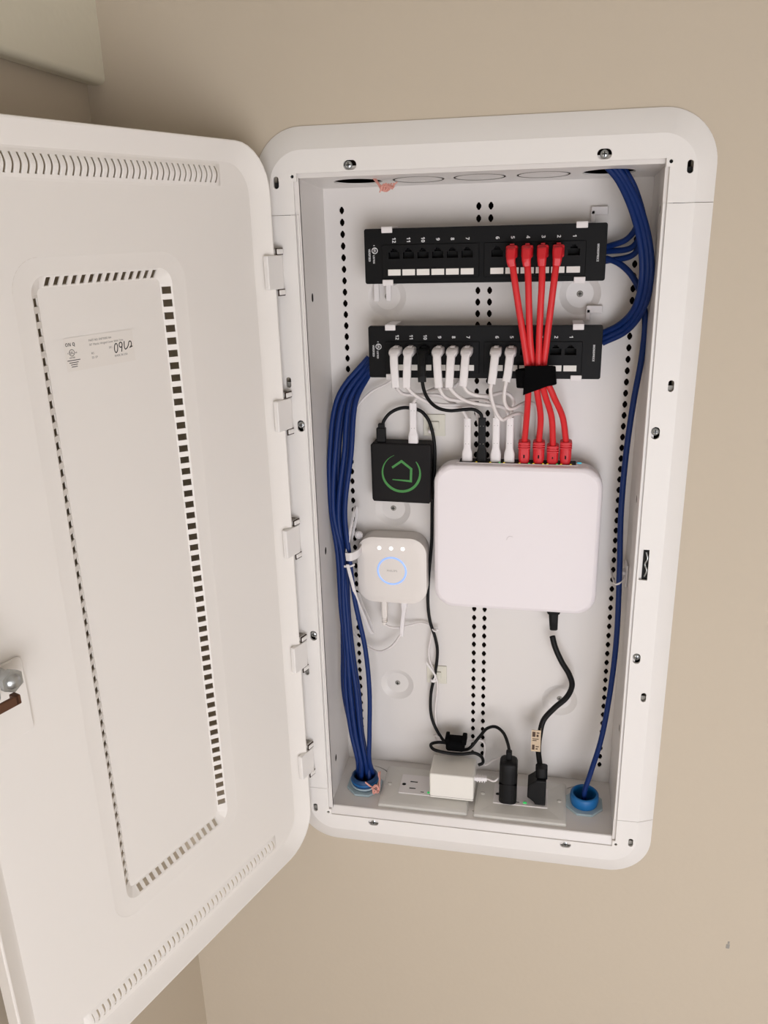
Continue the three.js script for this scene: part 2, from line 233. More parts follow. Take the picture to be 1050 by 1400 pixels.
// the door: a dished moulded panel with vents, a perforated ring, hinges and a cam latch (x = minus the distance from the hinge)
{
  const door = new THREE.Group(); door.name = 'door'; door.position.set(-0.195, 0, 0.004); door.rotation.y = THREE.MathUtils.degToRad(69.6); enc.add(door);
  door.userData.label = 'white plastic hinged door of the enclosure, swung open';
  const X0 = -0.4255, X1 = -0.0125, Y = 0.4138, Z = -0.011;
  const fx0 = X0 + 0.02, fx1 = X1 - 0.02, fy = Y - 0.0185, fr = 0.03;
  const face = rrShape(fx0, fx1, -fy, fy, fr);
  const VX0 = -0.353, VX1 = -0.080, VC = [0.3838, -0.3800], VH = 0.012;
  for (const yc of VC) face.holes.push(rrHole(VX0 - 0.008, VX1 + 0.008, yc - VH, yc + VH, 0.0005));
  const RX0 = -0.308, RX1 = -0.130, RY0 = -0.308, RY1 = 0.318;
  face.holes.push(rrHole(RX0, RX1, RY0, RY1, 0.026));
  part(door, 'door_shell', merge([
    extr(face, 0.0025, 0, 10).translate(0, 0, Z - 0.0025),
    loft([rrLoop(X0, X1, -Y, Y, 0.046, -0.016), rrLoop(X0, X1, -Y, Y, 0.046, -0.0008), rrLoop(X0 + 0.0006, X1 - 0.0006, -Y + 0.0006, Y - 0.0006, 0.0454, 0), rrLoop(X0 + 0.002, X1 - 0.002, -Y + 0.002, Y - 0.002, 0.044, 0), rrLoop(X0 + 0.0035, X1 - 0.0035, -Y + 0.0035, Y - 0.0035, 0.0425, -0.001), rrLoop(X0 + 0.016, X1 - 0.016, -Y + 0.015, Y - 0.015, 0.033, Z + 0.0012), rrLoop(fx0, fx1, -fy, fy, fr, Z)]),
  ]), M.door);
  // perforated ring and central panel
  const ox0 = -0.2915, ox1 = -0.1455, oy0 = -0.2925, oy1 = 0.3045, w = 0.0095, d = 0.0062, zr = Z - 0.0012, th = 0.0012, R = 0.014;
  const parts = [loft([rrLoop(RX0, RX1, RY0, RY1, 0.026, Z), rrLoop(ox0 - 0.004, ox1 + 0.004, oy0 - 0.004, oy1 + 0.004, R + 0.004, zr), rrLoop(ox0, ox1, oy0, oy1, R, zr)])];
  const ring = (from, to, n, cornerFrom, cornerTo, cut) => {        // from, to: outer end points of the row; bars between n openings
    const dir = to.clone().sub(from), inw = cut;                     // cut: inward direction on the slope (unit in plane)
    const P = (t, f) => from.clone().addScaledVector(dir, t).addScaledVector(inw, w * f).add(V(0, 0, -d * f));
    const pitch = 1 / n, hole = 0.56 * pitch;
    parts.push(prism(P(0, 0), P(1, 0), P(1, 0.15), P(0, 0.15), th), prism(P(0, 0.88), P(1, 0.88), P(1, 1), P(0, 1), th));
    for (let k = 0; k <= n; k++) { const a = Math.max(0, k * pitch - (pitch - hole) / 2), b = Math.min(1, k * pitch + (pitch - hole) / 2); parts.push(prism(P(a, 0.15), P(b, 0.15), P(b, 0.88), P(a, 0.88), th)); }
  };
  ring(V(ox1, oy0 + R + 0.004, zr), V(ox1, oy1 - R, zr), 50, 0, 0, V(-1, 0, 0));
  ring(V(ox0, oy1 - R, zr), V(ox0, oy0 + R + 0.004, zr), 50, 0, 0, V(1, 0, 0));
  ring(V(ox1 - R, oy1, zr), V(ox0 + R, oy1, zr), 14, 0, 0, V(0, -1, 0));
  ring(V(ox0 + R, oy0, zr), V(ox1 - R, oy0, zr), 14, 0, 0, V(0, 1, 0));
  for (const [cx, cy, a0] of [[ox1 - R, oy1 - R, 0], [ox0 + R, oy1 - R, 1], [ox0 + R, oy0 + R, 2], [ox1 - R, oy0 + R, 3]]) {
    const o = [], i = []; for (let k = 0; k <= 8; k++) { const a = (a0 + k / 8) * Math.PI / 2; o.push(V(cx + R * Math.cos(a), cy + R * Math.sin(a), zr)); i.push(V(cx + (R - w) * Math.cos(a), cy + (R - w) * Math.sin(a), zr - d)); }
    parts.push(loft([o, i], false));
    if (a0 > 1) { const x = a0 === 2 ? ox0 : ox1, sx = a0 === 2 ? 1 : -1; parts.push(loft([[V(x, cy, zr), V(x, cy + 0.004, zr)], [V(x + sx * w, cy, zr - d), V(x + sx * w, cy + 0.004, zr - d)]], false)); }
  }
  part(door, 'perforated_ring', merge(parts), M.door);
  const pan = rrShape(ox0 + w, ox1 - w, oy0 + w, oy1 - w, R - w);
  const panel = part(door, 'center_panel', extr(pan, 0.0022, 0, 8), M.door, [0, 0, zr - d - 0.0022]);
  // vents
  const zv = y => 0.0044 * Math.cos(Math.PI * y / (2 * VH)) ** 2, SL = 0.0071, n = 41, pitch = (VX1 - VX0) / n, hw = 0.0023;
  const run = (y0, y1, x0, x1, k0, k1, N = 8) => loft(Array.from({ length: N + 1 }, (_, k) => { const y = y0 + (y1 - y0) * k / N; return [V(x0, y, zv(y) * k0), V(x1, y, zv(y) * k1)]; }), false);
  const slat = loft(Array.from({ length: 11 }, (_, k) => { const y = -SL + 2 * SL * k / 10, z = zv(y); return [V(-hw, y, z - 0.0003), V(-hw + 0.0004, y, z), V(hw - 0.0004, y, z), V(hw, y, z - 0.0003), V(hw, y, z - 0.0014), V(-hw, y, z - 0.0014)]; }));
  for (const yc of VC) {
    const g = [run(-VH, -SL, VX0, VX1, 1, 1), run(SL, VH, VX0, VX1, 1, 1)];
    for (const [x, s] of [[VX0, -1], [VX1, 1]]) for (let k = 0; k < 4; k++) g.push(run(-VH, VH, x + s * 0.002 * k, x + s * 0.002 * (k + 1), Math.cos(k / 4 * Math.PI / 2), Math.cos((k + 1) / 4 * Math.PI / 2), 16));
    part(door, 'vent_rim', merge(g), M.door, [0, yc, Z]);
    for (let k = 0; k < n; k++) part(door, 'vent_slat', slat, M.door, [VX0 + (k + 0.5) * pitch, yc, Z]);
  }
  // sticker
  const cv = document.createElement('canvas'); cv.width = 1024; cv.height = 384; const c = cv.getContext('2d');
  c.fillStyle = '#ece6de'; c.fillRect(0, 0, 1024, 384); c.fillStyle = c.strokeStyle = '#3a3633';
  c.font = 'bold 54px sans-serif'; c.fillText('ON Q', 18, 96); c.lineWidth = 7; c.beginPath(); c.arc(96, 172, 36, 0, 7); c.stroke(); c.font = 'bold 44px sans-serif'; c.fillText('UL', 66, 188);
  c.font = 'bold 26px sans-serif'; c.fillText('c', 36, 182); c.fillText('us', 140, 182); c.font = 'bold 24px sans-serif'; c.fillText('LISTED', 54, 236);
  for (const [x, y, w2] of [[20, 254, 180], [42, 280, 130], [60, 304, 96], [66, 328, 84]]) c.fillRect(x, y, w2, 9);
  c.font = '33px sans-serif'; c.fillText('PART NO: ENP3080-NA', 352, 74); c.fillText('30" Plastic Hinged Cover With Trim', 352, 124, 540); c.fillText('RC:', 366, 226); c.fillText('ID: EP', 366, 276); c.fillText('DC:', 636, 190); c.fillText('MADE IN USA', 706, 300, 220);
  c.strokeStyle = '#14110f'; c.lineWidth = 13; c.lineCap = c.lineJoin = 'round';
  c.beginPath(); c.ellipse(742, 198, 25, 54, 0.15, 0, 7); c.stroke();
  c.beginPath(); c.ellipse(818, 168, 24, 30, 0.2, 0, 7); c.moveTo(842, 160); c.lineTo(822, 248); c.stroke();
  c.beginPath(); c.moveTo(878, 136); c.quadraticCurveTo(862, 236, 890, 228); c.quadraticCurveTo(930, 216, 946, 160); c.quadraticCurveTo(960, 128, 984, 150); c.quadraticCurveTo(1000, 196, 956, 216); c.lineTo(996, 206); c.stroke();
  const tex = new THREE.CanvasTexture(cv); tex.colorSpace = THREE.SRGBColorSpace;
  part(door, 'sticker_label', new THREE.PlaneGeometry(0.072, 0.027), mat(0xffffff, 0.5, { map: tex }), [-0.2292, 0.2415, zr - d + 0.0003], null, 'white paper label with part number and a handwritten date');
  // hinge knuckles
  for (const y of [0.2930, 0.1453, -0.0010, -0.1485, -0.2990]) {
    part(door, 'hinge_knuckle', merge([rbox(0.024, 0.0335, 0.006, 0.0012, -0.0145, 0, -0.001), rbox(0.006, 0.026, 0.005, 0.0015, 0.0003, 0, -0.0045)]), M.trim, [0, y, 0]);
    for (const s of [1, -1]) part(door, 'hinge_gap_shade', box(0.0108, 0.0068, 0.0012), M.cavity, [-0.0050, y + s * 0.0203, 0.0001]);  // dark plates painted in as the shadow outline around each pin
    for (const s of [1, -1]) part(door, 'hinge_pin', merge([rbox(0.010, 0.0052, 0.0055, 0.0012, -0.0045, 0, 0)]), M.trim, [0, y + s * 0.0202, -0.0012]);
  }
  for (const y of [0.2930, 0.1453, -0.0010, -0.1485, -0.2990]) part(enc, 'hinge_barrel', merge([box(0.0016, 0.026, 0.0012, 0, 0, 0), box(0.006, 0.0008, 0.001, -0.004, 0.0225, 0), box(0.006, 0.0008, 0.001, -0.004, -0.0225, 0)]), M.grey, [-0.1995, y, 0.0002]);
  // latch
  part(door, 'latch_boss', extr(rrShape(-0.43, -0.358, -0.052, 0.016, 0.004), 0.003, 0.001), M.door, [0.002, 0, Z]);
  const la = part(door, 'cam_latch', cyl(0.0068, 0.022, 28).rotateX(Math.PI / 2), M.steel, [-0.380, 0.010, Z + 0.012], null, 'zinc cam latch with a nut and brass cam');
  part(la, 'nut', merge([cyl(0.0095, 0.005, 6).rotateX(Math.PI / 2), lathe([[0.0001, 0.0062], [0.0045, 0.0056], [0.0062, 0.0025]], 24).rotateX(Math.PI / 2)]), M.steel, [0.001, 0, 0.009]);
  part(la, 'latch_bracket', extr(rrShape(-0.020, -0.006, -0.012, 0.034, 0.005), 0.002, 0.0005), M.steel, [-0.006, 0.002, 0.012]);
  part(la, 'cam', merge([rbox(0.026, 0.008, 0.003, 0.001, -0.013, -0.0135, 0.016), rbox(0.005, 0.008, 0.008, 0.001, -0.001, -0.0135, 0.0135)]), M.brass);
}

// ---------------------------------------------------------------- patch panels
const portX = [0.0991, 0.0833, 0.0675, 0.0517, 0.0359, 0.0200, -0.0116, -0.0275, -0.0432, -0.0592, -0.0750, -0.0908];
function panelPrint() {
  const cv = document.createElement('canvas'); cv.width = 2048; cv.height = 460; const c = cv.getContext('2d'), S = 2048 / 0.2556;
  c.fillStyle = '#0e0e0f'; c.fillRect(0, 0, 2048, 460);
  const at = (x, y, f) => { c.save(); c.translate((x - 0.0041 + 0.1278) * S, (0.3041 - y + 0.0287) * S); f(); c.restore(); };
  c.fillStyle = c.strokeStyle = '#e4e4e4'; c.textAlign = 'center'; c.textBaseline = 'middle';
  portX.forEach((x, i) => at(x, 0.3206, () => { c.rotate(Math.PI / 2); c.font = 'bold 42px sans-serif'; c.fillText(String(i + 1), 0, 0); }));
  at(0.1236, 0.3035, () => { c.rotate(Math.PI / 2); c.font = 'bold 24px sans-serif'; c.fillText('MONOPRICE', 0, 0); });
  at(-0.1135, 0.3065, () => { c.lineWidth = 6; c.beginPath(); c.arc(10, -30, 24, 0, 7); c.stroke(); c.rotate(Math.PI / 2); c.font = 'bold 30px sans-serif'; c.fillText('UL', -30, -10); c.font = 'bold 22px sans-serif'; c.fillText('LISTED', 42, 0); c.fillText('c', -72, -6); c.font = 'bold 24px sans-serif'; c.fillText('VERIFIED', 8, 38); });
  const t = new THREE.CanvasTexture(cv); t.colorSpace = THREE.SRGBColorSpace; return t;
}
const printMat = dull(0xffffff, 0.5, 0.3, { map: panelPrint() });
function patchPanel(name, label, dx, dy, tabs) {
  const Z = -0.065, t = thing(name, label, 'patch panel', 'patch panels', [dx, dy, Z]);
  const s = rrShape(-0.1237, 0.1319, 0.2754, 0.3328, 0.0025); s.holes.push(rrHole(-0.1040, 0.0008, 0.2815, 0.3158, 0.001), rrHole(0.0064, 0.1112, 0.2815, 0.3158, 0.001));
  part(t, 'face_plate', merge([extr(s, 0.003, 0.0004), box(0.2536, 0.0025, 0.008, 0.0041, 0.3312, -0.003), box(0.2536, 0.0025, 0.008, 0.0041, 0.2770, -0.003)]), M.panel, [0, 0, -0.003]);
  for (const [x0, x1, y0, y1] of [[-0.1225, -0.1044, 0.2766, 0.3318], [0.1116, 0.1307, 0.2766, 0.3318], [-0.1044, 0.1116, 0.3162, 0.3318]]) {
    const g = new THREE.PlaneGeometry(x1 - x0, y1 - y0), u = g.attributes.uv;
    for (let k = 0; k < 4; k++) u.setXY(k, ((u.getX(k) ? x1 : x0) - 0.0041 + 0.1278) / 0.2556, 1 - (0.3041 - (u.getY(k) ? y1 : y0) + 0.0287) / 0.0574);
    part(t, 'printed_strip', g, printMat, [(x0 + x1) / 2, (y0 + y1) / 2, 0.00025]);
  }
  for (const [x0, x1, ids] of [[-0.1040, 0.0008, [6, 7, 8, 9, 10, 11]], [0.0064, 0.1112, [0, 1, 2, 3, 4, 5]]]) {
    const b = rrShape(x0, x1, 0.2815, 0.3158, 0.001);
    for (const i of ids) { const x = portX[i], y = 0.3058; b.holes.push(poly([[x - 0.0059, y - 0.0042], [x + 0.0059, y - 0.0042], [x + 0.0059, y + 0.0022], [x + 0.0034, y + 0.0022], [x + 0.0034, y + 0.0044], [x + 0.0018, y + 0.0044], [x + 0.0018, y + 0.0062], [x - 0.0018, y + 0.0062], [x - 0.0018, y + 0.0044], [x - 0.0034, y + 0.0044], [x - 0.0034, y + 0.0022], [x - 0.0059, y + 0.0022]])); }
    const blk = part(t, 'port_block', extr(b, 0.009, 0.0003), M.panel, [0, 0, -0.0075]);
    for (const i of ids) part(blk, 'port', merge([box(0.013, 0.0115, 0.001), box(0.008, 0.0006, 0.006, 0, 0.0015, 0.003)]), M.dark, [portX[i], 0.3066, -0.0006]);
  }
  part(t, 'circuit_board', box(0.225, 0.046, 0.011), M.black, [0.0041, 0.3041, -0.0135]);
  const lg = rbox(0.0139, 0.0064, 0.0008, 0.0003);
  portX.forEach(x => part(t, 'port_label', lg, M.paper, [x + 0.0001, 0.2873, 0.0019]));
  for (const x of [-0.0982, 0.1062]) for (const [y, s] of [[0.3312, 1], [0.2768, -1]]) part(t, 'mounting_clip', merge([rbox(0.0118, 0.0056, 0.0022, 0.0007, 0, s * -0.0002, 0.0012), rbox(0.0118, 0.002, 0.039, 0.0006, 0, s * 0.0024, -0.0175)]), M.plastic, [x, y, 0]);
  for (const [x, y, k] of tabs) part(t, 'bracket_tab', k ? rbox(0.006, 0.028, 0.0025, 0.0008) : merge([rbox(0.0175, 0.0085, 0.003, 0.001, 0, 0.0025, 0), rbox(0.005, 0.0125, 0.003, 0.001, -0.0065, -0.003, 0)]), M.plastic, [x, y, -0.036]);
  return t;
}
patchPanel('patch_bay', 'upper black twelve port patch panel with red cables plugged into four ports', 0, 0, [[0.1245, 0.3425, 0], [-0.1190, 0.268, 1], [-0.1050, 0.268, 1]]);
patchPanel('patch_bay', 'lower black twelve port patch panel crowded with slim white cables', 0.0014, -0.1030, [[0.1235, 0.3435, 0]]);

// ---------------------------------------------------------------- the devices
{
  const W = 0.1922, H = 0.1812, cx = 0.0473, cy = -0.0180;
  const t = thing('network_router', 'large white square router with rounded corners and eight cables along its top', 'router', null, [cx, cy, -0.105]);
  const R = 0.024, a = W / 2, b = H / 2;
  const L = (i, z) => rrLoop(-a + i, a - i, -b + i, b - i, R - i * 0.6, z, 12);
  part(t, 'housing', loft([L(0.04, 0.0006), L(0.010, 0.0006), L(0.004, 0.006), L(0.0005, 0.018), L(0, 0.026), L(0, 0.0385), L(0.0004, 0.0405), L(0.0014, 0.0423), L(0.003, 0.0434), L(0.005, 0.0438)]), M.router);
  part(t, 'front_face', new THREE.ShapeGeometry(rrShape(-a + 0.005, a - 0.005, -b + 0.005, b - 0.005, R - 0.003), 12), M.router, [0, 0, 0.0438]);
  part(t, 'port_strip', rbox(0.1335, 0.004, 0.020, 0.001), M.dark, [0.0003 - 0.0013, b - 0.0012, 0.024]);
  part(t, 'strip_frame', merge([box(0.138, 0.001, 0.0012, -0.001, b + 0.0005, 0.0345), box(0.138, 0.001, 0.0012, -0.001, b + 0.0005, 0.0135)]), M.router);
  const P = [-0.0104, 0.0057, 0.0217, 0.0375, 0.0552, 0.0710, 0.0868, 0.1020].map(x => x - cx);
  P.forEach((x, i) => { if (i) part(t, 'port_light', rbox(0.0022, 0.0012, 0.0016, 0.0004), M.ledAmber, [x - 0.0058, b + 0.0010, 0.0325]); if (i > 3 || i === 2) part(t, 'port_light', rbox(0.0022, 0.0012, 0.0016, 0.0004), i % 2 ? M.ledAmber : M.ledGreen, [x + 0.0050, b + 0.0010, 0.0325]); });
  part(t, 'status_light', rbox(0.005, 0.0012, 0.0022, 0.0005), M.ledBlue, [0.1168 - cx, b + 0.0003, 0.022], null, 'small glowing blue status light');
  part(t, 'emblem', new THREE.TorusGeometry(0.0042, 0.0003, 6, 30, 2.4).rotateZ(0.9), mat(0xcfc7c6, 0.5), [-0.0055, 0.0015, 0.0439]);
  
}
{
  const t = thing('smart_home_hub', 'small square black hub with a green house emblem in a ring', 'hub', null, [-0.0912, 0.0540, -0.105]);
  const s = polyShape([[-0.0345, -0.0365], [0.0335, -0.0375], [0.0365, -0.0335], [0.0368, 0.0345], [0.0345, 0.0368], [-0.0338, 0.0372], [-0.0368, 0.034], [-0.0365, -0.034]]);
  part(t, 'housing', extr(s, 0.0225, 0.0022), M.hub);
  const ringGeo = (r, w0, a0, a1, taper) => { const o = [], i = []; for (let k = 0; k <= 60; k++) { const u = k / 60, a = a0 + (a1 - a0) * u, w = w0 * (taper ? Math.min(1, 0.12 + 2.2 * Math.min(u, (1 - u) * 1.3 + 0.1)) : 1); o.push([r * Math.cos(a), r * Math.sin(a)]); i.push([(r - w) * Math.cos(a), (r - w) * Math.sin(a)]); } return extr(polyShape([...o, ...i.reverse()]), 0.0004); };
  part(t, 'ring_emblem', ringGeo(0.0240, 0.0031, 1.93, 1.93 + 5.05, true), M.green, [0.0003, 0, 0.0223]);
  part(t, 'house_emblem', extr(polyShape([[-0.0118, 0.0078], [0.0005, 0.0166], [0.0134, 0.0062], [0.0126, -0.0112], [-0.0112, -0.0088], [-0.0110, -0.0078], [0.0100, -0.0084], [0.0106, 0.0050], [0.0002, 0.0132], [-0.0106, 0.0054]]), 0.0004), M.green, [0.0005, 0.0005, 0.0223]);
}
{
  const t = thing('lighting_bridge', 'white rounded square bridge with three lit dots and a glowing blue ring', 'bridge', null, [-0.1043, -0.0712, -0.105]);
  const a = 0.0443, L = (i, z) => rrLoop(-a + i, a - i, -a + i, a - i, 0.021 - i * 0.5, z, 12);
  part(t, 'housing', loft([L(0.02, 0), L(0.002, 0), L(0.001, 0.001), L(0.0004, 0.022), L(0, 0.0255), L(0.0006, 0.0278), L(0.002, 0.0285), L(0.01, 0.0287)]), M.hue);
  part(t, 'front_face', new THREE.ShapeGeometry(rrShape(-a + 0.01, a - 0.01, -a + 0.01, a - 0.01, 0.016), 12), M.hue, [0, 0, 0.0287]);
  part(t, 'ring_light', new THREE.TorusGeometry(0.0178, 0.0011, 8, 64).scale(1, 1, 0.4), M.ledRing, [0.0002, 0.0, 0.0287], null, 'glowing pale blue ring button');
  for (const x of [-0.0150, -0.0002, 0.0145]) part(t, 'status_light', cyl(0.0023, 0.0008, 20).rotateX(Math.PI / 2), M.ledWhite, [x, 0.0302, 0.0287]);
  const cv = document.createElement('canvas'); cv.width = 256; cv.height = 64; const c = cv.getContext('2d'); c.fillStyle = '#eae3dc'; c.fillRect(0, 0, 256, 64); c.fillStyle = '#bcb5ae'; c.font = 'bold 46px sans-serif'; c.textAlign = 'center'; c.fillText('PHILIPS', 128, 48, 240);
  const tx = new THREE.CanvasTexture(cv); tx.colorSpace = THREE.SRGBColorSpace;
  part(t, 'printed_name', new THREE.PlaneGeometry(0.020, 0.005), mat(0xffffff, 0.5, { map: tx }), [0.0004, 0.0002, 0.02885]);
}
// two wall plates lying on the floor of the box, each with a two-socket insert
function outletPlate(label, cx, used2) {
  const t = thing('power_outlet', label, 'outlet', 'power outlets', [cx, BB, -0.0515]); t.rotation.x = RAKE;
  const L = (i, y) => rrLoop(-0.0578 + i, 0.0578 - i, -0.0383 + i, 0.0383 - i, 0.002, y).map(p => V(p.x, p.z, p.y));
  part(t, 'wall_plate', loft([L(0, 0), L(0, 0.0028), L(0.0009, 0.0042), L(0.004, 0.0060), L(0.006, 0.0063), L(0.036, 0.0063)]), M.plate);
  const s = rrShape(-0.0345, 0.0345, -0.0165, 0.0195, 0.001), sx = [-0.0205, 0.0205];
  for (const x of sx) { s.holes.push(rrHole(x - 0.0015, x + 0.0085, 0.0052, 0.0080, 0.0003), rrHole(x - 0.0010, x + 0.0075, -0.0072, -0.0046, 0.0003), circ(x - 0.0090, 0.0005, 0.0028)); }
  s.holes.push(rrHole(-0.0056, -0.0012, -0.0124, -0.0102, 0.0003));
  const ins = part(t, 'socket_insert', extr(s, 0.0018, 0.0003).rotateX(-Math.PI / 2), M.plastic, [0, 0.0060, 0]);
  part(ins, 'socket_well', box(0.064, 0.0006, 0.031), M.dark, [0, 0.0006, -0.0015]);
  part(t, 'indicator_light', rbox(0.0045, 0.0014, 0.0028, 0.0005), M.ledGreen, [0.0058, 0.0080, 0.0118], null, 'small lit green indicator');
  for (const x of [-0.0488, 0.0488]) { const sc = part(t, 'screw', lathe([[0.0001, 0.0014], [0.0022, 0.0012], [0.0031, 0.0003], [0.0033, 0]], 18), M.plate, [x, 0.0063, 0]); part(sc, 'screw_slot', box(0.0052, 0.0007, 0.0008), M.grey, [0, 0.0012, 0]); }
  return t;
}
outletPlate('beige outlet plate under the white power adapter on the enclosure floor', -0.0600);
outletPlate('beige outlet plate holding two black plugs on the enclosure floor', 0.0640);

// ---------------------------------------------------------------- conduits in the floor of the box
function conduit(label, x, z, r, stripe) {
  const t = thing('conduit_end', label, 'conduit', null, [x, BB, z]); t.rotation.x = RAKE;
  const oc = []; for (let k = 0; k < 8; k++) { const a = (k + 0.5) / 8 * Math.PI * 2; oc.push([Math.cos(a) * (r + 0.0075), Math.sin(a) * (r + 0.0075)]); }
  const s = polyShape(oc); s.holes.push(circ(0, 0, r - 0.002));
  part(t, 'lock_ring', extr(s, 0.0035, 0.0008, 24).rotateX(-Math.PI / 2), M.clear);
  part(t, 'tube_collar', lathe([[r - 0.004, -0.030], [r - 0.0035, 0.014], [r - 0.003, 0.0185], [r - 0.0015, 0.019], [r + 0.0005, 0.017], [r + 0.001, 0.010], [r - 0.001, 0.001], [r - 0.0015, -0.004]], 40), stripe ? M.sleeveDeep : M.sleeve);
  if (stripe) for (const [y, m] of [[0.0065, M.clear], [0.0125, M.sleeve]]) part(t, 'band', new THREE.TorusGeometry(r + 0.0004, 0.0014, 8, 40).rotateX(Math.PI / 2).translate(0, y, 0), m);
  part(t, 'tube_bottom', cyl(r - 0.005, 0.002, 32), M.dark, [0, -0.030, 0]);
}
conduit('blue conduit end with pale bands around the thick blue cable bundle', -0.1425, -0.0500, 0.0170, true);
conduit('open bright blue conduit end with one blue cable entering it', 0.1444, -0.0585, 0.0172, false);

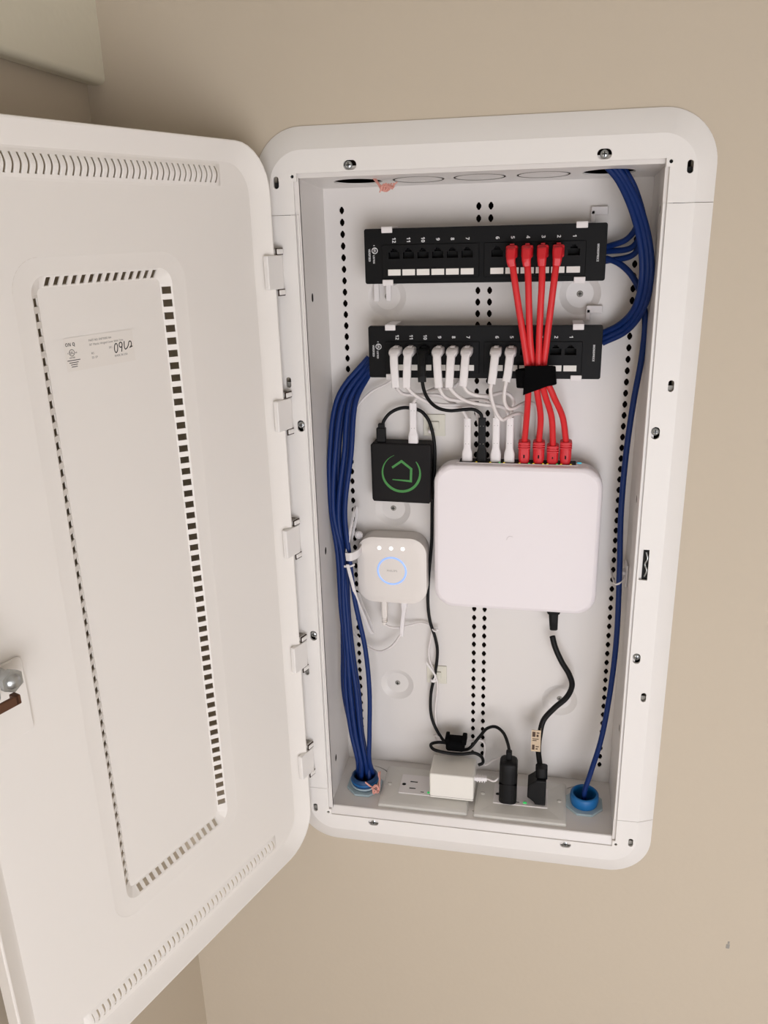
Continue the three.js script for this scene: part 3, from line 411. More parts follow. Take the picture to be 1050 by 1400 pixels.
// ---------------------------------------------------------------- cables
const C = {
l0: [[-0.1282,0.1921,-0.0900], [-0.1623,0.1490,-0.0750], [-0.1736,0.0814,-0.0650], [-0.1742,0.0090,-0.0610], [-0.1683,-0.0444,-0.0590], [-0.1667,-0.1158,-0.0570], [-0.1626,-0.1753,-0.0530], [-0.1630,-0.2317,-0.0490], [-0.1575,-0.2890,-0.0450], [-0.1497,-0.3320,-0.0430]],
l1: [[-0.1283,0.1885,-0.0900], [-0.1606,0.1468,-0.0820], [-0.1724,0.0795,-0.0720], [-0.1701,0.0068,-0.0680], [-0.1669,-0.0471,-0.0660], [-0.1667,-0.1191,-0.0640], [-0.1674,-0.1795,-0.0600], [-0.1678,-0.2363,-0.0560], [-0.1575,-0.2970,-0.0520], [-0.1486,-0.3391,-0.0500]],
l2: [[-0.1284,0.1849,-0.0900], [-0.1548,0.1477,-0.0730], [-0.1663,0.0821,-0.0630], [-0.1709,0.0098,-0.0590], [-0.1626,-0.0433,-0.0570], [-0.1624,-0.1146,-0.0550], [-0.1591,-0.1740,-0.0510], [-0.1566,-0.2299,-0.0470], [-0.1511,-0.2904,-0.0430], [-0.1444,-0.3356,-0.0410]],
l3: [[-0.1285,0.1814,-0.0900], [-0.1538,0.1449,-0.0830], [-0.1649,0.0795,-0.0730], [-0.1653,0.0067,-0.0690], [-0.1606,-0.0472,-0.0670], [-0.1632,-0.1194,-0.0650], [-0.1599,-0.1794,-0.0610], [-0.1553,-0.2357,-0.0570], [-0.1497,-0.2969,-0.0530], [-0.1439,-0.3404,-0.0510]],
l4: [[-0.1286,0.1778,-0.0900], [-0.1483,0.1457,-0.0750], [-0.1561,0.0818,-0.0650], [-0.1655,0.0094,-0.0610], [-0.1618,-0.0441,-0.0590], [-0.1591,-0.1153,-0.0570], [-0.1558,-0.1748,-0.0530], [-0.1493,-0.2304,-0.0490], [-0.1448,-0.2910,-0.0450], [-0.1389,-0.3330,-0.0430]],
l5: [[-0.1288,0.1742,-0.0900], [-0.1466,0.1435,-0.0820], [-0.1538,0.0800,-0.0720], [-0.1614,0.0072,-0.0680], [-0.1585,-0.0467,-0.0660], [-0.1591,-0.1186,-0.0640], [-0.1547,-0.1785,-0.0600], [-0.1482,-0.2345,-0.0560], [-0.1445,-0.2957,-0.0520], [-0.1377,-0.3413,-0.0500]],
l6: [[-0.1289,0.1706,-0.0900], [-0.1411,0.1443,-0.0740], [-0.1473,0.0823,-0.0640], [-0.1570,0.0101,-0.0600], [-0.1536,-0.0432,-0.0580], [-0.1481,-0.1040,-0.0560], [-0.1363,-0.1675,-0.0520], [-0.1316,-0.2281,-0.0480], [-0.1327,-0.2891,-0.0440], [-0.1336,-0.3294,-0.0420]],
t0: [[0.1254,0.3855,-0.0440], [0.1376,0.3718,-0.0440], [0.1517,0.3451,-0.0400], [0.1618,0.3142,-0.0360], [0.1664,0.2827,-0.0380], [0.1631,0.2492,-0.0540], [0.1498,0.2286,-0.0780], [0.1343,0.2194,-0.0860]],
t1: [[0.1283,0.3859,-0.0520], [0.1400,0.3721,-0.0520], [0.1544,0.3452,-0.0480], [0.1647,0.3140,-0.0440], [0.1693,0.2823,-0.0460], [0.1661,0.2485,-0.0620], [0.1523,0.2261,-0.0860], [0.1349,0.2158,-0.0940]],
t2: [[0.1312,0.3853,-0.0440], [0.1419,0.3717,-0.0440], [0.1565,0.3449,-0.0400], [0.1667,0.3141,-0.0360], [0.1714,0.2827,-0.0380], [0.1682,0.2492,-0.0540], [0.1542,0.2248,-0.0780], [0.1347,0.2133,-0.0860]],
t3: [[0.1342,0.3857,-0.0520], [0.1444,0.3720,-0.0520], [0.1593,0.3450,-0.0480], [0.1696,0.3139,-0.0440], [0.1743,0.2822,-0.0460], [0.1712,0.2485,-0.0620], [0.1568,0.2223,-0.0860], [0.1353,0.2097,-0.0940]],
t4: [[0.1358,0.3851,-0.0440], [0.1454,0.3715,-0.0440], [0.1603,0.3448,-0.0400], [0.1705,0.3140,-0.0360], [0.1752,0.2826,-0.0380], [0.1722,0.2492,-0.0540], [0.1578,0.2218,-0.0780], [0.1349,0.2086,-0.0860]],
b0: [[0.1355,0.3858,-0.0550], [0.1508,0.3651,-0.0550], [0.1613,0.3348,-0.0620], [0.1530,0.3166,-0.0760], [0.1321,0.3082,-0.0880]],
b1: [[0.1379,0.3854,-0.0500], [0.1537,0.3637,-0.0550], [0.1652,0.3278,-0.0600], [0.1579,0.3079,-0.0760], [0.1325,0.3037,-0.0900]],
b2: [[0.1407,0.3853,-0.0500], [0.1547,0.3635,-0.0500], [0.1671,0.3242,-0.0550], [0.1597,0.3007,-0.0740], [0.1331,0.2941,-0.0900]],
r0: [[0.1327,0.2972,-0.0860], [0.1462,0.2919,-0.0820], [0.1598,0.2795,-0.0750], [0.1713,0.2567,-0.0700], [0.1759,0.2329,-0.0680], [0.1748,0.1949,-0.0660], [0.1696,0.1480,-0.0640], [0.1657,0.0911,-0.0620], [0.1646,0.0234,-0.0600], [0.1674,-0.0472,-0.0580], [0.1694,-0.1307,-0.0560], [0.1669,-0.1995,-0.0550], [0.1598,-0.2707,-0.0520], [0.1502,-0.3201,-0.0520], [0.1438,-0.3518,-0.0520]],
red0: [[0.0358,0.3033,-0.0440], [0.0398,0.2812,-0.0360], [0.0451,0.2520,-0.0340], [0.0522,0.2145,-0.0340], [0.0569,0.1852,-0.0350], [0.0574,0.1580,-0.0460], [0.0562,0.1303,-0.0620], [0.0542,0.0986,-0.0750]],
red1: [[0.0515,0.3030,-0.0440], [0.0539,0.2810,-0.0360], [0.0556,0.2519,-0.0340], [0.0583,0.2145,-0.0340], [0.0629,0.1846,-0.0390], [0.0675,0.1582,-0.0460], [0.0714,0.1306,-0.0620], [0.0706,0.0989,-0.0750]],
red2: [[0.0670,0.3027,-0.0440], [0.0679,0.2808,-0.0360], [0.0675,0.2518,-0.0340], [0.0673,0.2145,-0.0340], [0.0683,0.1853,-0.0350], [0.0753,0.1583,-0.0460], [0.0833,0.1308,-0.0620], [0.0863,0.0950,-0.0750]],
red3: [[0.0824,0.3024,-0.0440], [0.0804,0.2806,-0.0360], [0.0779,0.2517,-0.0340], [0.0749,0.2145,-0.0340], [0.0736,0.1847,-0.0390], [0.0838,0.1584,-0.0460], [0.0952,0.1310,-0.0620], [0.1007,0.0996,-0.0750]],
w12: [[-0.0863,0.1675,-0.0340], [-0.0811,0.1582,-0.0450], [-0.0645,0.1539,-0.0600], [-0.0433,0.1514,-0.0700], [-0.0308,0.1434,-0.0770], [-0.0182,0.1341,-0.0780], [-0.0114,0.1231,-0.0780]],
w11: [[-0.0741,0.1677,-0.0340], [-0.0662,0.1577,-0.0400], [-0.0539,0.1485,-0.0500], [-0.0420,0.1433,-0.0600], [-0.0230,0.1397,-0.0750], [-0.0049,0.1348,-0.0880], [0.0009,0.1141,-0.0920]],
w9: [[-0.0385,0.1680,-0.0340], [-0.0352,0.1589,-0.0400], [-0.0295,0.1529,-0.0460], [-0.0188,0.1498,-0.0520], [-0.0018,0.1493,-0.0620], [0.0107,0.1462,-0.0700], [0.0185,0.1365,-0.0770], [0.0216,0.1245,-0.0780]],
w8: [[-0.0273,0.1681,-0.0340], [-0.0189,0.1579,-0.0380], [-0.0074,0.1503,-0.0440], [0.0074,0.1461,-0.0500], [0.0223,0.1438,-0.0560], [0.0300,0.1402,-0.0640], [0.0342,0.1302,-0.0800], [0.0341,0.1109,-0.0900]],
w7: [[-0.0121,0.1699,-0.0340], [-0.0067,0.1624,-0.0360], [0.0041,0.1578,-0.0400], [0.0153,0.1560,-0.0500], [0.0282,0.1575,-0.0600], [0.0360,0.1544,-0.0660], [0.0408,0.1466,-0.0700], [0.0396,0.1383,-0.0740], [0.0373,0.1248,-0.0780]],
w6: [[0.0185,0.1726,-0.0340], [0.0175,0.1654,-0.0340], [0.0201,0.1491,-0.0400], [0.0247,0.1357,-0.0460], [0.0302,0.1292,-0.0500], [0.0347,0.1306,-0.0550], [0.0406,0.1319,-0.0650], [0.0467,0.1315,-0.0750], [0.0509,0.1263,-0.0880], [0.0506,0.1146,-0.0940], [0.0504,0.0879,-0.0960]],
w5: [[0.0341,0.1751,-0.0340], [0.0323,0.1613,-0.0360], [0.0326,0.1505,-0.0420], [0.0364,0.1424,-0.0480], [0.0425,0.1415,-0.0550], [0.0492,0.1436,-0.0650], [0.0545,0.1438,-0.0750], [0.0608,0.1414,-0.0850], [0.0657,0.1358,-0.0920], [0.0669,0.1222,-0.0960], [0.0663,0.0925,-0.0970]],
k10: [[-0.0572,0.1739,-0.0360], [-0.0555,0.1619,-0.0400], [-0.0511,0.1498,-0.0480], [-0.0426,0.1396,-0.0580], [-0.0303,0.1351,-0.0660], [-0.0140,0.1358,-0.0700], [-0.0036,0.1351,-0.0740], [0.0037,0.1295,-0.0770], [0.0054,0.1234,-0.0780]],
whub: [[-0.0764,0.1380,-0.0880], [-0.0728,0.1439,-0.0850], [-0.0673,0.1486,-0.0830], [-0.0579,0.1536,-0.0840], [-0.0474,0.1564,-0.0880], [-0.0354,0.1555,-0.0940], [-0.0255,0.1601,-0.0970], [-0.0171,0.1746,-0.0970]],
whue: [[-0.0931,0.1710,-0.0950], [-0.1071,0.1608,-0.0940], [-0.1273,0.1505,-0.0920], [-0.1449,0.1318,-0.0920], [-0.1614,0.0924,-0.0940], [-0.1736,0.0165,-0.0960], [-0.1767,-0.0634,-0.0980], [-0.1736,-0.1352,-0.0970], [-0.1632,-0.1650,-0.0940], [-0.1538,-0.1762,-0.0900], [-0.1390,-0.1879,-0.0880], [-0.1239,-0.1910,-0.0860], [-0.1081,-0.1812,-0.0860], [-0.0952,-0.1622,-0.0860]],
huepow: [[-0.1171,-0.1491,-0.0840], [-0.1109,-0.1529,-0.0840], [-0.0996,-0.1561,-0.0900], [-0.0860,-0.1545,-0.0950], [-0.0701,-0.1516,-0.0980], [-0.0576,-0.1565,-0.0970], [-0.0585,-0.1709,-0.0960], [-0.0617,-0.1909,-0.0970], [-0.0600,-0.2075,-0.0980], [-0.0540,-0.2222,-0.0960], [-0.0502,-0.2383,-0.0960], [-0.0536,-0.2846,-0.0980], [-0.0487,-0.3353,-0.0970], [-0.0359,-0.3406,-0.0900]],
huepow2: [[0.0247,-0.3445,-0.0450], [0.0304,-0.3415,-0.0420], [0.0358,-0.3375,-0.0450], [0.0396,-0.3391,-0.0600], [0.0396,-0.3386,-0.0750], [0.0363,-0.3335,-0.0800], [0.0267,-0.3383,-0.0820], [0.0140,-0.3499,-0.0850]],
usb: [[-0.1146,0.1055,-0.0890], [-0.1126,0.1153,-0.0890], [-0.1046,0.1258,-0.0900], [-0.0914,0.1320,-0.0910], [-0.0793,0.1319,-0.0920], [-0.0680,0.1286,-0.0920], [-0.0594,0.1191,-0.0920], [-0.0543,0.1042,-0.0920], [-0.0517,0.0864,-0.0920], [-0.0522,0.0587,-0.0940], [-0.0555,0.0206,-0.0970], [-0.0569,-0.0373,-0.0980], [-0.0610,-0.0872,-0.0980], [-0.0621,-0.1225,-0.0970], [-0.0593,-0.1478,-0.0960], [-0.0528,-0.1704,-0.0960], [-0.0501,-0.1899,-0.0970], [-0.0532,-0.2227,-0.0970], [-0.0592,-0.2564,-0.0970], [-0.0583,-0.2895,-0.0960], [-0.0501,-0.3095,-0.0930], [-0.0372,-0.3211,-0.0850], [-0.0219,-0.3240,-0.0800]],
usb2: [[-0.0213,-0.3228,-0.0750], [-0.0071,-0.3221,-0.0780], [0.0069,-0.3052,-0.0820], [0.0174,-0.2893,-0.0800], [0.0290,-0.2819,-0.0740], [0.0390,-0.2844,-0.0660], [0.0453,-0.2923,-0.0560], [0.0486,-0.3031,-0.0500]],
loopA: [[-0.0116,-0.3228,-0.0750], [-0.0317,-0.3183,-0.0800], [-0.0481,-0.3164,-0.0780], [-0.0558,-0.3152,-0.0700], [-0.0518,-0.3160,-0.0620], [-0.0360,-0.3185,-0.0600], [-0.0155,-0.3227,-0.0660], [0.0033,-0.3222,-0.0700], [0.0122,-0.3266,-0.0680], [0.0136,-0.3308,-0.0630], [0.0080,-0.3341,-0.0620]],
rpow: [[0.0954,-0.1513,-0.0850], [0.0995,-0.1647,-0.0820], [0.1083,-0.1834,-0.0800], [0.1181,-0.2012,-0.0820], [0.1225,-0.2177,-0.0840], [0.1170,-0.2357,-0.0850], [0.1013,-0.2531,-0.0830], [0.0891,-0.2698,-0.0800], [0.0852,-0.2888,-0.0750], [0.0841,-0.3062,-0.0680], [0.0867,-0.3209,-0.0580], [0.0881,-0.3316,-0.0500]],
tieup: [[-0.1558,-0.0406,-0.0560], [-0.1522,-0.0180,-0.0600], [-0.1481,0.0070,-0.0700], [-0.1484,0.0112,-0.0800], [-0.1481,0.0019,-0.0850], [-0.1558,-0.0354,-0.0800]],
tiedn: [[-0.1540,-0.0545,-0.0500], [-0.1499,-0.0776,-0.0520], [-0.1453,-0.1039,-0.0560], [-0.1390,-0.1285,-0.0620], [-0.1321,-0.1547,-0.0700], [-0.1298,-0.1576,-0.0720], [-0.1341,-0.1454,-0.0760], [-0.1439,-0.1252,-0.0800], [-0.1499,-0.1050,-0.0800]],
};
// blue installation cables
for (let i = 0; i < 7; i++) {
  const p = C['l' + i], end = p[p.length - 1];
  const t = thing('network_cable', i < 6 ? `blue network cable of the thick bundle, ${['topmost', 'second from top', 'third from top', 'fourth from top', 'third from bottom', 'second from bottom'][i]} where seven leave the lower panel` : 'blue network cable bowing out from the bundle below the white bridge', 'cable', 'blue cables down to the banded conduit');
  part(t, 'cord', tube([...p, [-0.1425 + (i - 3) * 0.0036, -0.362, -0.05 + (i % 3 - 1) * 0.005], [-0.1425 + (i - 3) * 0.0034, -0.384, -0.053 + (i % 3 - 1) * 0.005]], 0.0031, 120), M.blue);
}
for (let i = 0; i < 5; i++) part(thing('network_cable', `blue network cable of the curving trunk, ${['topmost', 'second from top', 'middle one', 'second from bottom', 'bottom one'][i]} where five enter the lower panel`, 'cable', 'blue trunk cables from the roof hole'), 'cord', tube(C['t' + i], 0.0033, 90), M.blue);
['uppermost of the three blue cables branching into the upper patch panel', 'middle of the three blue cables branching into the upper patch panel', 'lowest of the three blue cables branching up from the upper patch panel'].forEach((l, i) => part(thing('network_cable', l, 'cable', null), 'cord', tube(C['b' + i], 0.0031, 70), M.blue));
part(thing('network_cable', 'single blue network cable running down to the bright blue conduit', 'cable'), 'cord', tube([...C.r0, [0.1442, -0.372, -0.0555], [0.1443, -0.384, -0.0560]], 0.0033, 150), M.blue);

// red patch cables between the upper panel and the router
const PORT = [5, 4, 3, 2], ordinal = ['leftmost', 'second from left', 'third from left', 'rightmost'];
for (let i = 0; i < 4; i++) {
  const p = C['red' + i], e = p[p.length - 1], x = portX[PORT[i] - 1];
  const t = thing('patch_cable', `red patch cable from upper panel port ${PORT[i]}, ${ordinal[i]} of four on the router`, 'cable', 'red patch cables');
  part(t, 'cord', tube(p, 0.00345, 110, 12), M.red);
  const plug = part(t, 'plug', merge([rbox(0.0118, 0.0125, 0.020, 0.002, x, 0.3065, -0.0545), sweep([[x, 0.3065, -0.047], [p[0][0], 0.3055, -0.042], [p[0][0], 0.2985, -0.0385], [p[1][0] * 0.35 + p[0][0] * 0.65, 0.2925, -0.0385]], u => [0.0118 - 0.004 * u, 0.0115 - 0.004 * u], 16)]), M.redBoot, null, null, 'red moulded plug');
  part(plug, 'latch_tab', rbox(0.0045, 0.0018, 0.012, 0.0006, x, 0.3136, -0.056), M.redBoot);
  const b = part(t, 'plug', sweep([[e[0], e[1] + 0.001, e[2]], [e[0] * 0.5 + (e[0]) * 0.5, e[1] - 0.012, e[2] - 0.002], [e[0], 0.0722, -0.0790]], u => [u < 0.75 ? 0.0128 : 0.0128 - 0.012 * (u - 0.75), 0.0115 - 0.001 * u], 20), M.redBoot, null, null, 'red moulded plug');
  for (let k = 0; k < 3; k++) part(b, 'boot_rib', rbox(0.0136, 0.0013, 0.0122, 0.0005, e[0], e[1] - 0.0012 - k * 0.0027, e[2] - 0.0005), M.redBoot);
  part(b, 'latch_gap', rbox(0.0016, 0.0042, 0.0012, 0.0005, e[0], 0.0820, -0.0721), M.dark);
}
// slim patch cables
function slimPanelPlug(t, i, end, m) {
  const x = portX[i - 1] + 0.0014, y = 0.2036;
  const a = part(t, 'plug', merge([rbox(0.0118, 0.0080, 0.014, 0.0018, x, y, -0.0585), sweep([[x, y, -0.053], [x, y - 0.0005, -0.046], [x + (end[0] - x) * 0.15, y - 0.007, -0.0405], [x + (end[0] - x) * 0.55, y - 0.021, -0.0365], [end[0], end[1] - 0.001, end[2]]], u => [0.0122 - 0.0034 * THREE.MathUtils.smoothstep(u, 0.30, 0.42), 0.0074 - 0.0018 * u], 36)]), m);
  part(a, 'latch_tab', rbox(0.0052, 0.0016, 0.010, 0.0005, x, y + 0.0046, -0.059), m);
}
function slimTopPlug(t, x, top, z, y0, m) {
  const zf = 0.0026;
  part(t, 'plug', sweep([[x, top + 0.001, z], [x, y0 + 0.030, z], [x, y0 + 0.014, z], [x, y0, z]], u => [0.0086 + 0.0034 * THREE.MathUtils.smoothstep(u, 0.58, 0.76), 0.0052 + 0.0022 * THREE.MathUtils.smoothstep(u, 0.58, 0.76)], 26), m);
  for (const yy of [top - 0.008, top - 0.029]) for (const s of [-1, 1]) part(t, 'vent_dot', box(0.0007, 0.0007, 0.0003), M.grey, [x + s * 0.0018, yy, z + zf]);
}
const slim = [['w12', 12, 'slim white patch cable from lower panel port 12 to the first router port'], ['w11', 11, 'slim white patch cable from lower panel port 11 passing behind the black one'], ['w9', 9, 'slim white patch cable from lower panel port 9 to the third router port'], ['w8', 8, 'slim white patch cable from lower panel port 8 dropping behind the router'], ['w7', 7, 'slim white patch cable from lower panel port 7 looping to the fourth router port'], ['w6', 6, 'slim white patch cable from lower panel port 6 looping low beside the red cables'], ['w5', 5, 'slim white patch cable from lower panel port 5 curling behind the red cables'], ['k10', 10, 'slim black patch cable from lower panel port 10 to the second router port']];
for (const [k, n, label] of slim) {
  const p = C[k], m = n === 10 ? M.black : M.white, t = thing('patch_cable', label, 'cable', 'slim patch cables on the lower panel'), e = p[p.length - 1];
  part(t, 'cord', tube(p, 0.0020, 90), n === 10 ? M.black : M.whiteCord);
  slimPanelPlug(t, n, p[0], m);
  if ([12, 9, 7, 10].includes(n)) slimTopPlug(t, e[0], e[1], -0.0790, 0.0724, m);
}
{
  let t = thing('patch_cable', 'slim white patch cable plugged into the top of the black hub', 'cable');
  part(t, 'cord', tube(C.whub, 0.0018, 80), M.whiteCord); slimTopPlug(t, -0.0765, C.whub[0][1], -0.0885, 0.0895, M.white);
  t = thing('patch_cable', 'thin white cable arching from under the lower panel to the underside of the white bridge', 'cable');
  part(t, 'cord', tube(C.whue, 0.0015, 130), M.whiteCord);
  part(t, 'plug', sweep([[-0.0955, -0.1660, -0.087], [-0.094, -0.146, -0.088], [-0.0920, -0.1290, -0.088], [-0.0915, -0.1160, -0.088]], u => [0.0055 + 0.0028 * THREE.MathUtils.smoothstep(u, 0.6, 0.85), 0.005 + 0.001 * u], 20), M.white);
  t = thing('power_adapter', 'white block power adapter plugged into the left outlet plate', 'adapter');
  const a = part(t, 'housing', rbox(0.0570, 0.0370, 0.0420, 0.0022, -0.0238, -0.3495, -0.0510), M.brick);
  part(a, 'seam', box(0.0574, 0.0004, 0.0424), M.grey, [-0.0238, -0.3645, -0.0510]);
  part(t, 'strain_relief', merge([sweep([[0.004, -0.3420, -0.045], [0.0125, -0.3418, -0.045], [0.0205, -0.3412, -0.045]], () => [0.006, 0.0062], 8, V(0, 1, 0)), ...[0, 1, 2, 3].map(k => box(0.0012, 0.0072, 0.0072, 0.0085 + k * 0.0031, -0.3418, -0.045))]), M.white);
  part(t, 'cord', tube([[0.020, -0.3412, -0.045], ...C.huepow2.slice(1), [0.012, -0.3160, -0.088], [-0.020, -0.3190, -0.090], [-0.045, -0.3170, -0.089], [-0.053, -0.3125, -0.088], ...C.huepow.slice().reverse().slice(1)], 0.0013, 200), M.whiteCord);
  part(t, 'plug', merge([sweep([[-0.1165, -0.116, -0.085], [-0.1165, -0.128, -0.085], [-0.1166, -0.139, -0.085]], () => [0.0074, 0.0072], 10), sweep([[-0.1166, -0.138, -0.085], [-0.117, -0.1465, -0.085], [-0.1172, -0.1510, -0.084]], u => [0.0064 - 0.003 * u, 0.0062 - 0.003 * u], 8), ...[0, 1, 2].map(k => box(0.0068, 0.0009, 0.0068, -0.1168, -0.1415 - k * 0.0024, -0.085))]), M.hue);
}
// black power leads
{
  let t = thing('power_cable', 'thin black power lead arching from the black hub down to a round black wall plug', 'cable');
  part(t, 'cord', merge([tube(C.usb, 0.0021, 200), tube(C.usb2, 0.0021, 80), tube(C.loopA, 0.0021, 100)]), M.black);
  part(t, 'plug', merge([rbox(0.0112, 0.018, 0.0075, 0.0018, -0.1153, 0.1000, -0.0885), rbox(0.0078, 0.006, 0.006, 0.0014, -0.1149, 0.1110, -0.0885)]), M.black);
  const w = part(t, 'wall_plug', merge([sweep([[0.0478, -0.3085, -0.0455], [0.0478, -0.3150, -0.0455], [0.0478, -0.3300, -0.0450], [0.0478, -0.3550, -0.0445], [0.0478, -0.3676, -0.0445]], u => [0.0225 * (0.5 + 0.5 * Math.sqrt(1 - (1 - Math.min(1, u / 0.2)) ** 2)), 0.024 * (0.5 + 0.5 * Math.sqrt(1 - (1 - Math.min(1, u / 0.2)) ** 2))], 30), rbox(0.0075, 0.014, 0.0075, 0.002, 0.0478, -0.3040, -0.047)]), M.black, null, null, 'rounded black wall plug standing in the right outlet plate');
  part(w, 'seam', rbox(0.0228, 0.0009, 0.0243, 0.0004, 0.0478, -0.3385, -0.0448), M.blackSoft);
  part(thing('cable_strap', 'small black strap gathering the coiled lead behind the white adapter', 'strap'), 'band', merge([rbox(0.0250, 0.0155, 0.0200, 0.004, -0.0235, -0.3135, -0.0760), rbox(0.005, 0.007, 0.018, 0.0015, -0.0345, -0.3055, -0.0760), rbox(0.006, 0.009, 0.018, 0.0015, -0.0118, -0.3060, -0.0760)]), M.blackSoft);
  t = thing('power_cable', 'thick black power cord from the bottom of the white router to an angled plug', 'cable');
  part(t, 'cord', tube(C.rpow, 0.0036, 120, 12), M.black);
  part(t, 'connector', merge([sweep([[0.0952, -0.1035, -0.083], [0.0955, -0.114, -0.083], [0.0956, -0.1180, -0.083]], u => [0.0190 - 0.004 * u, 0.014 - 0.002 * u], 8), sweep([[0.0956, -0.117, -0.083], [0.0960, -0.128, -0.083], [0.0966, -0.1400, -0.084]], u => [0.0118 - 0.0022 * u, 0.011 - 0.0015 * u], 10)]), M.black);
  const pl = [[0.0725, -0.3395], [0.0800, -0.3335], [0.0835, -0.3300], [0.0955, -0.3300], [0.0955, -0.3672], [0.0825, -0.3672], [0.0800, -0.3630], [0.0725, -0.3570]];
  part(t, 'wall_plug', merge([extr(polyShape(pl), 0.024, 0.002).translate(0, 0, -0.060), sweep([[0.0890, -0.3180, -0.0500], [0.0892, -0.3270, -0.0490], [0.0893, -0.3330, -0.0485]], u => [0.0150, 0.0150], 8)]), M.black, null, null, 'angled black three pin plug');
  const cv = document.createElement('canvas'); cv.width = 128; cv.height = 256; const c = cv.getContext('2d'); c.fillStyle = '#cfb99c'; c.fillRect(0, 0, 128, 256); c.fillStyle = '#4a3526'; for (const [x, y, w2, h2] of [[12, 20, 44, 60], [70, 24, 40, 14], [70, 50, 30, 30], [14, 100, 90, 10], [14, 120, 60, 10], [14, 176, 36, 60], [64, 190, 44, 12], [64, 216, 30, 16]]) c.fillRect(x, y, w2, h2);
  const tx = new THREE.CanvasTexture(cv); tx.colorSpace = THREE.SRGBColorSpace;
  part(t, 'cord_tag', merge([box(0.0115, 0.0315, 0.0007, 0.0805, -0.2895, -0.0625), box(0.0007, 0.0315, 0.0055, 0.0862, -0.2895, -0.0650)]), mat(0xffffff, 0.6, { map: tx }), null, [0, 0, 0], 'tan printed warning tag');
}
// straps, ties and mounts
{
  let t = thing('velcro_strap', 'wide black hook and loop strap wrapped around the four red cables', 'strap');
  const e = new THREE.Shape().absellipse(0, 0, 0.0212, 0.0105, 0, Math.PI * 2); e.holes.push(new THREE.Path().absellipse(0, 0, 0.0185, 0.0080, 0, Math.PI * 2));
  part(t, 'band', extr(e, 0.0195, 0.0012, 32).rotateX(-Math.PI / 2).rotateZ(0.10), M.blackSoft, [0.0662, 0.1695, -0.0365]);
  part(t, 'tail', merge([extr(polyShape([[-0.0125, -0.0145], [0.0195, -0.0020], [0.0175, 0.0170], [-0.0115, 0.0165]]), 0.003, 0.001).translate(0, 0, 0)]), M.blackSoft, [0.0650, 0.1760, -0.0275]);
  t = thing('cable_tie', 'wide white cable strap looped around the blue bundle beside the white bridge', 'cable tie');
  part(t, 'band', merge([sweep([[-0.1560, -0.0450, -0.052], [-0.1500, -0.0443, -0.0500], [-0.1440, -0.0435, -0.0560], [-0.1415, -0.0430, -0.0700], [-0.1450, -0.0430, -0.0950]], () => [0.0105, 0.0014], 24, V(0, 1, 0)), sweep([[-0.1700, -0.0490, -0.066], [-0.1680, -0.0480, -0.0620], [-0.1650, -0.0470, -0.0620]], () => [0.0105, 0.0014], 10, V(0, 1, 0))]), M.plastic);
  part(t, 'tail', sweep(C.tieup.map(p => [p[0], p[1], p[2]]), () => [0.0034, 0.0012], 40, V(1, 0.2, 0.2)), M.plastic);
  part(t, 'button_head', merge([cyl(0.0050, 0.003, 24).rotateX(Math.PI / 2), new THREE.TorusGeometry(0.0033, 0.0009, 8, 24).translate(0, 0, 0.0017)]), M.plastic, [-0.1470, -0.0290, -0.0860]);
  t = thing('cable_tie', 'narrow white cable tie around the blue bundle with a long tail hanging below the bridge', 'cable tie');
  part(t, 'band', sweep([[-0.1640, -0.0600, -0.058], [-0.1580, -0.0590, -0.0545], [-0.1520, -0.0585, -0.0545], [-0.1475, -0.0580, -0.0590]], () => [0.0026, 0.0012], 16, V(0, 1, 0)), M.plastic);
  part(t, 'tail', sweep(C.tiedn, () => [0.0042, 0.0014], 40, V(1, 0.2, 0.2)), M.plastic);
  t = thing('cable_tie', 'small white tie holding the single blue cable to the side wall', 'cable tie');
  part(t, 'band', tube([[0.1620, -0.0660, -0.1000], [0.1625, -0.0650, -0.0700], [0.1650, -0.0640, -0.0560], [0.1690, -0.0610, -0.0550], [0.1745, -0.0570, -0.0700]], 0.0011), M.plastic);
  part(t, 'mount', merge([rbox(0.0022, 0.0270, 0.0200, 0.0006, 0.1766, -0.0570, -0.0740), rbox(0.006, 0.010, 0.012, 0.002, 0.1730, -0.0575, -0.0740)]), M.plastic);
  for (const [label, x, y, tie] of [['clear adhesive cable mount behind the white hub plug', -0.0535, 0.1092, [-0.0560, 0.1035]], ['cream adhesive cable mount below the router beside the black lead', -0.0520, -0.2287, [-0.0555, -0.2330]]]) {
    t = thing('cable_mount', label, 'cable mount', null, [x, y, BD]);
    part(t, 'base', rbox(0.0262, 0.0262, 0.002, 0.0006, 0, 0, 0.001), M.pad);
    part(t, 'bridge', merge([rbox(0.012, 0.010, 0.003, 0.001, 0, 0, 0.003)]), M.pad);
    part(t, 'tie', merge([new THREE.TorusGeometry(0.0032, 0.0014, 8, 24).rotateX(Math.PI / 2).scale(1, 1.6, 1), ...(y < 0 ? [sweep([[0, 0, 0.003], [0.003, 0.008, 0.004], [-0.003, 0.018, 0.003], [-0.009, 0.026, 0.002]], () => [0.0024, 0.0009], 12)] : [])]), M.plastic, [tie[0] - x, tie[1] - y, 0.0088]);
  }
  t = thing('cable_tie', 'tiny white tie joining the thin white and black leads under the bridge', 'cable tie');
  part(t, 'band', merge([new THREE.TorusGeometry(0.0032, 0.001, 8, 24).rotateX(Math.PI / 2).rotateZ(-0.5), rbox(0.003, 0.003, 0.003, 0.0008, 0.0035, 0.001, 0.001)]), M.plastic, [-0.0535, -0.1590, -0.0955]);
}
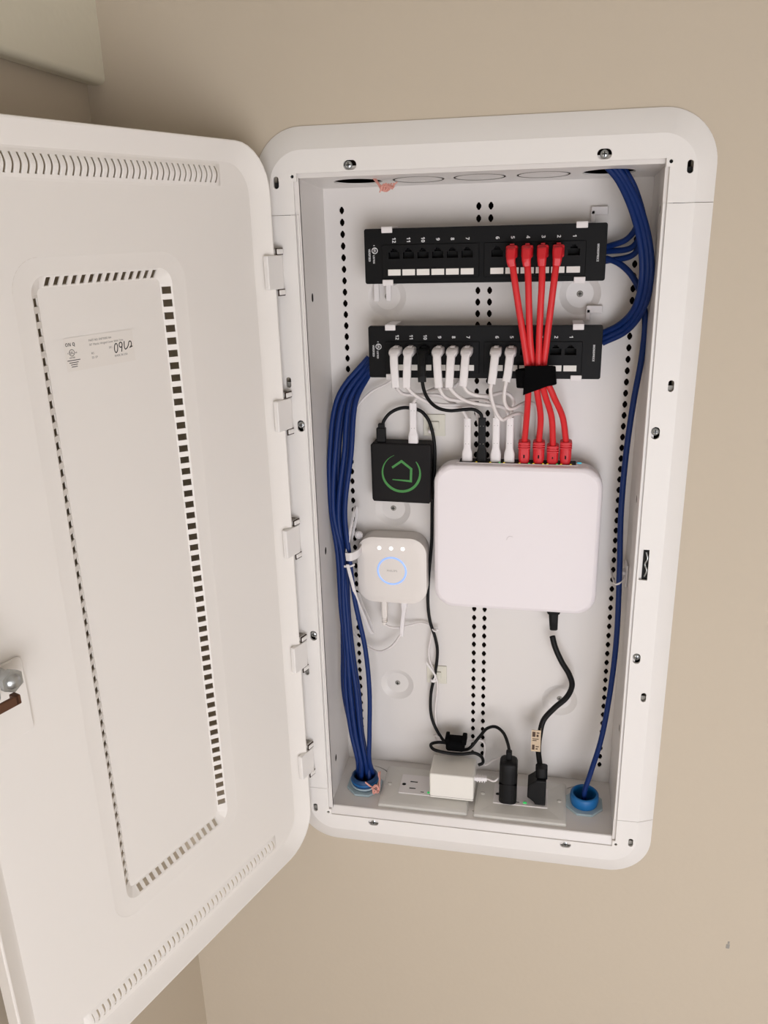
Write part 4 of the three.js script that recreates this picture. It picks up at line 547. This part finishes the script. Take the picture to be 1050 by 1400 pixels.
// pink twine
{
  const knot = (pts, n, r0, s) => { seed = s; const g = []; for (let k = 0; k < n; k++) g.push(tube(pts.map((p, i) => [p[0] + (rnd() - 0.5) * r0, p[1] + (rnd() - 0.5) * r0, p[2] + (rnd() - 0.5) * r0]), 0.0007, 40, 6)); return merge(g); };
  let t = thing('pull_string', 'knotted pink pull string hanging from the open round hole in the roof', 'string');
  part(t, 'strand', knot([[-0.1100, 0.3880, -0.045], [-0.1055, 0.3835, -0.036], [-0.0990, 0.3760, -0.030], [-0.0940, 0.3705, -0.028], [-0.0890, 0.3700, -0.028], [-0.0840, 0.3750, -0.029]], 4, 0.0035, 3), M.twine);
  part(t, 'knot', knot([[-0.0960, 0.3690, -0.027], [-0.0920, 0.3745, -0.025], [-0.0880, 0.3700, -0.026], [-0.0930, 0.3690, -0.028], [-0.0890, 0.3750, -0.027], [-0.0850, 0.3720, -0.027], [-0.0815, 0.3755, -0.028]], 4, 0.004, 9), M.twine);
  t = thing('pull_string', 'knotted pink pull string tied around the banded blue conduit end', 'string');
  part(t, 'strand', knot([[-0.1370, -0.3560, -0.0310], [-0.1300, -0.3600, -0.0290], [-0.1240, -0.3640, -0.0330], [-0.1215, -0.3600, -0.0430], [-0.1225, -0.3530, -0.0520]], 3, 0.003, 21), M.twine);
  part(t, 'knot', knot([[-0.1280, -0.3620, -0.0280], [-0.1235, -0.3570, -0.0290], [-0.1205, -0.3630, -0.0300], [-0.1250, -0.3690, -0.0280], [-0.1270, -0.3620, -0.0280], [-0.1210, -0.3680, -0.0300], [-0.1190, -0.3560, -0.0380], [-0.1215, -0.3490, -0.0440]], 3, 0.003, 33), M.twine);
}
// scuff on the wall
{
  const t = thing('wall_scuff', 'small grey scuff mark on the bare wall below the enclosure', 'mark', null, [0.3264, -0.5282, ROOM.z0]);
  part(t, 'chip', merge([rbox(0.0042, 0.0065, 0.0008, 0.0003), rbox(0.0022, 0.004, 0.0008, 0.0003, 0.0004, 0.006, 0)]), M.grey);
}
scene.traverse(o => { if (o.isMesh) o.castShadow = o.receiveShadow = true; });
renderer.render(scene, camera);
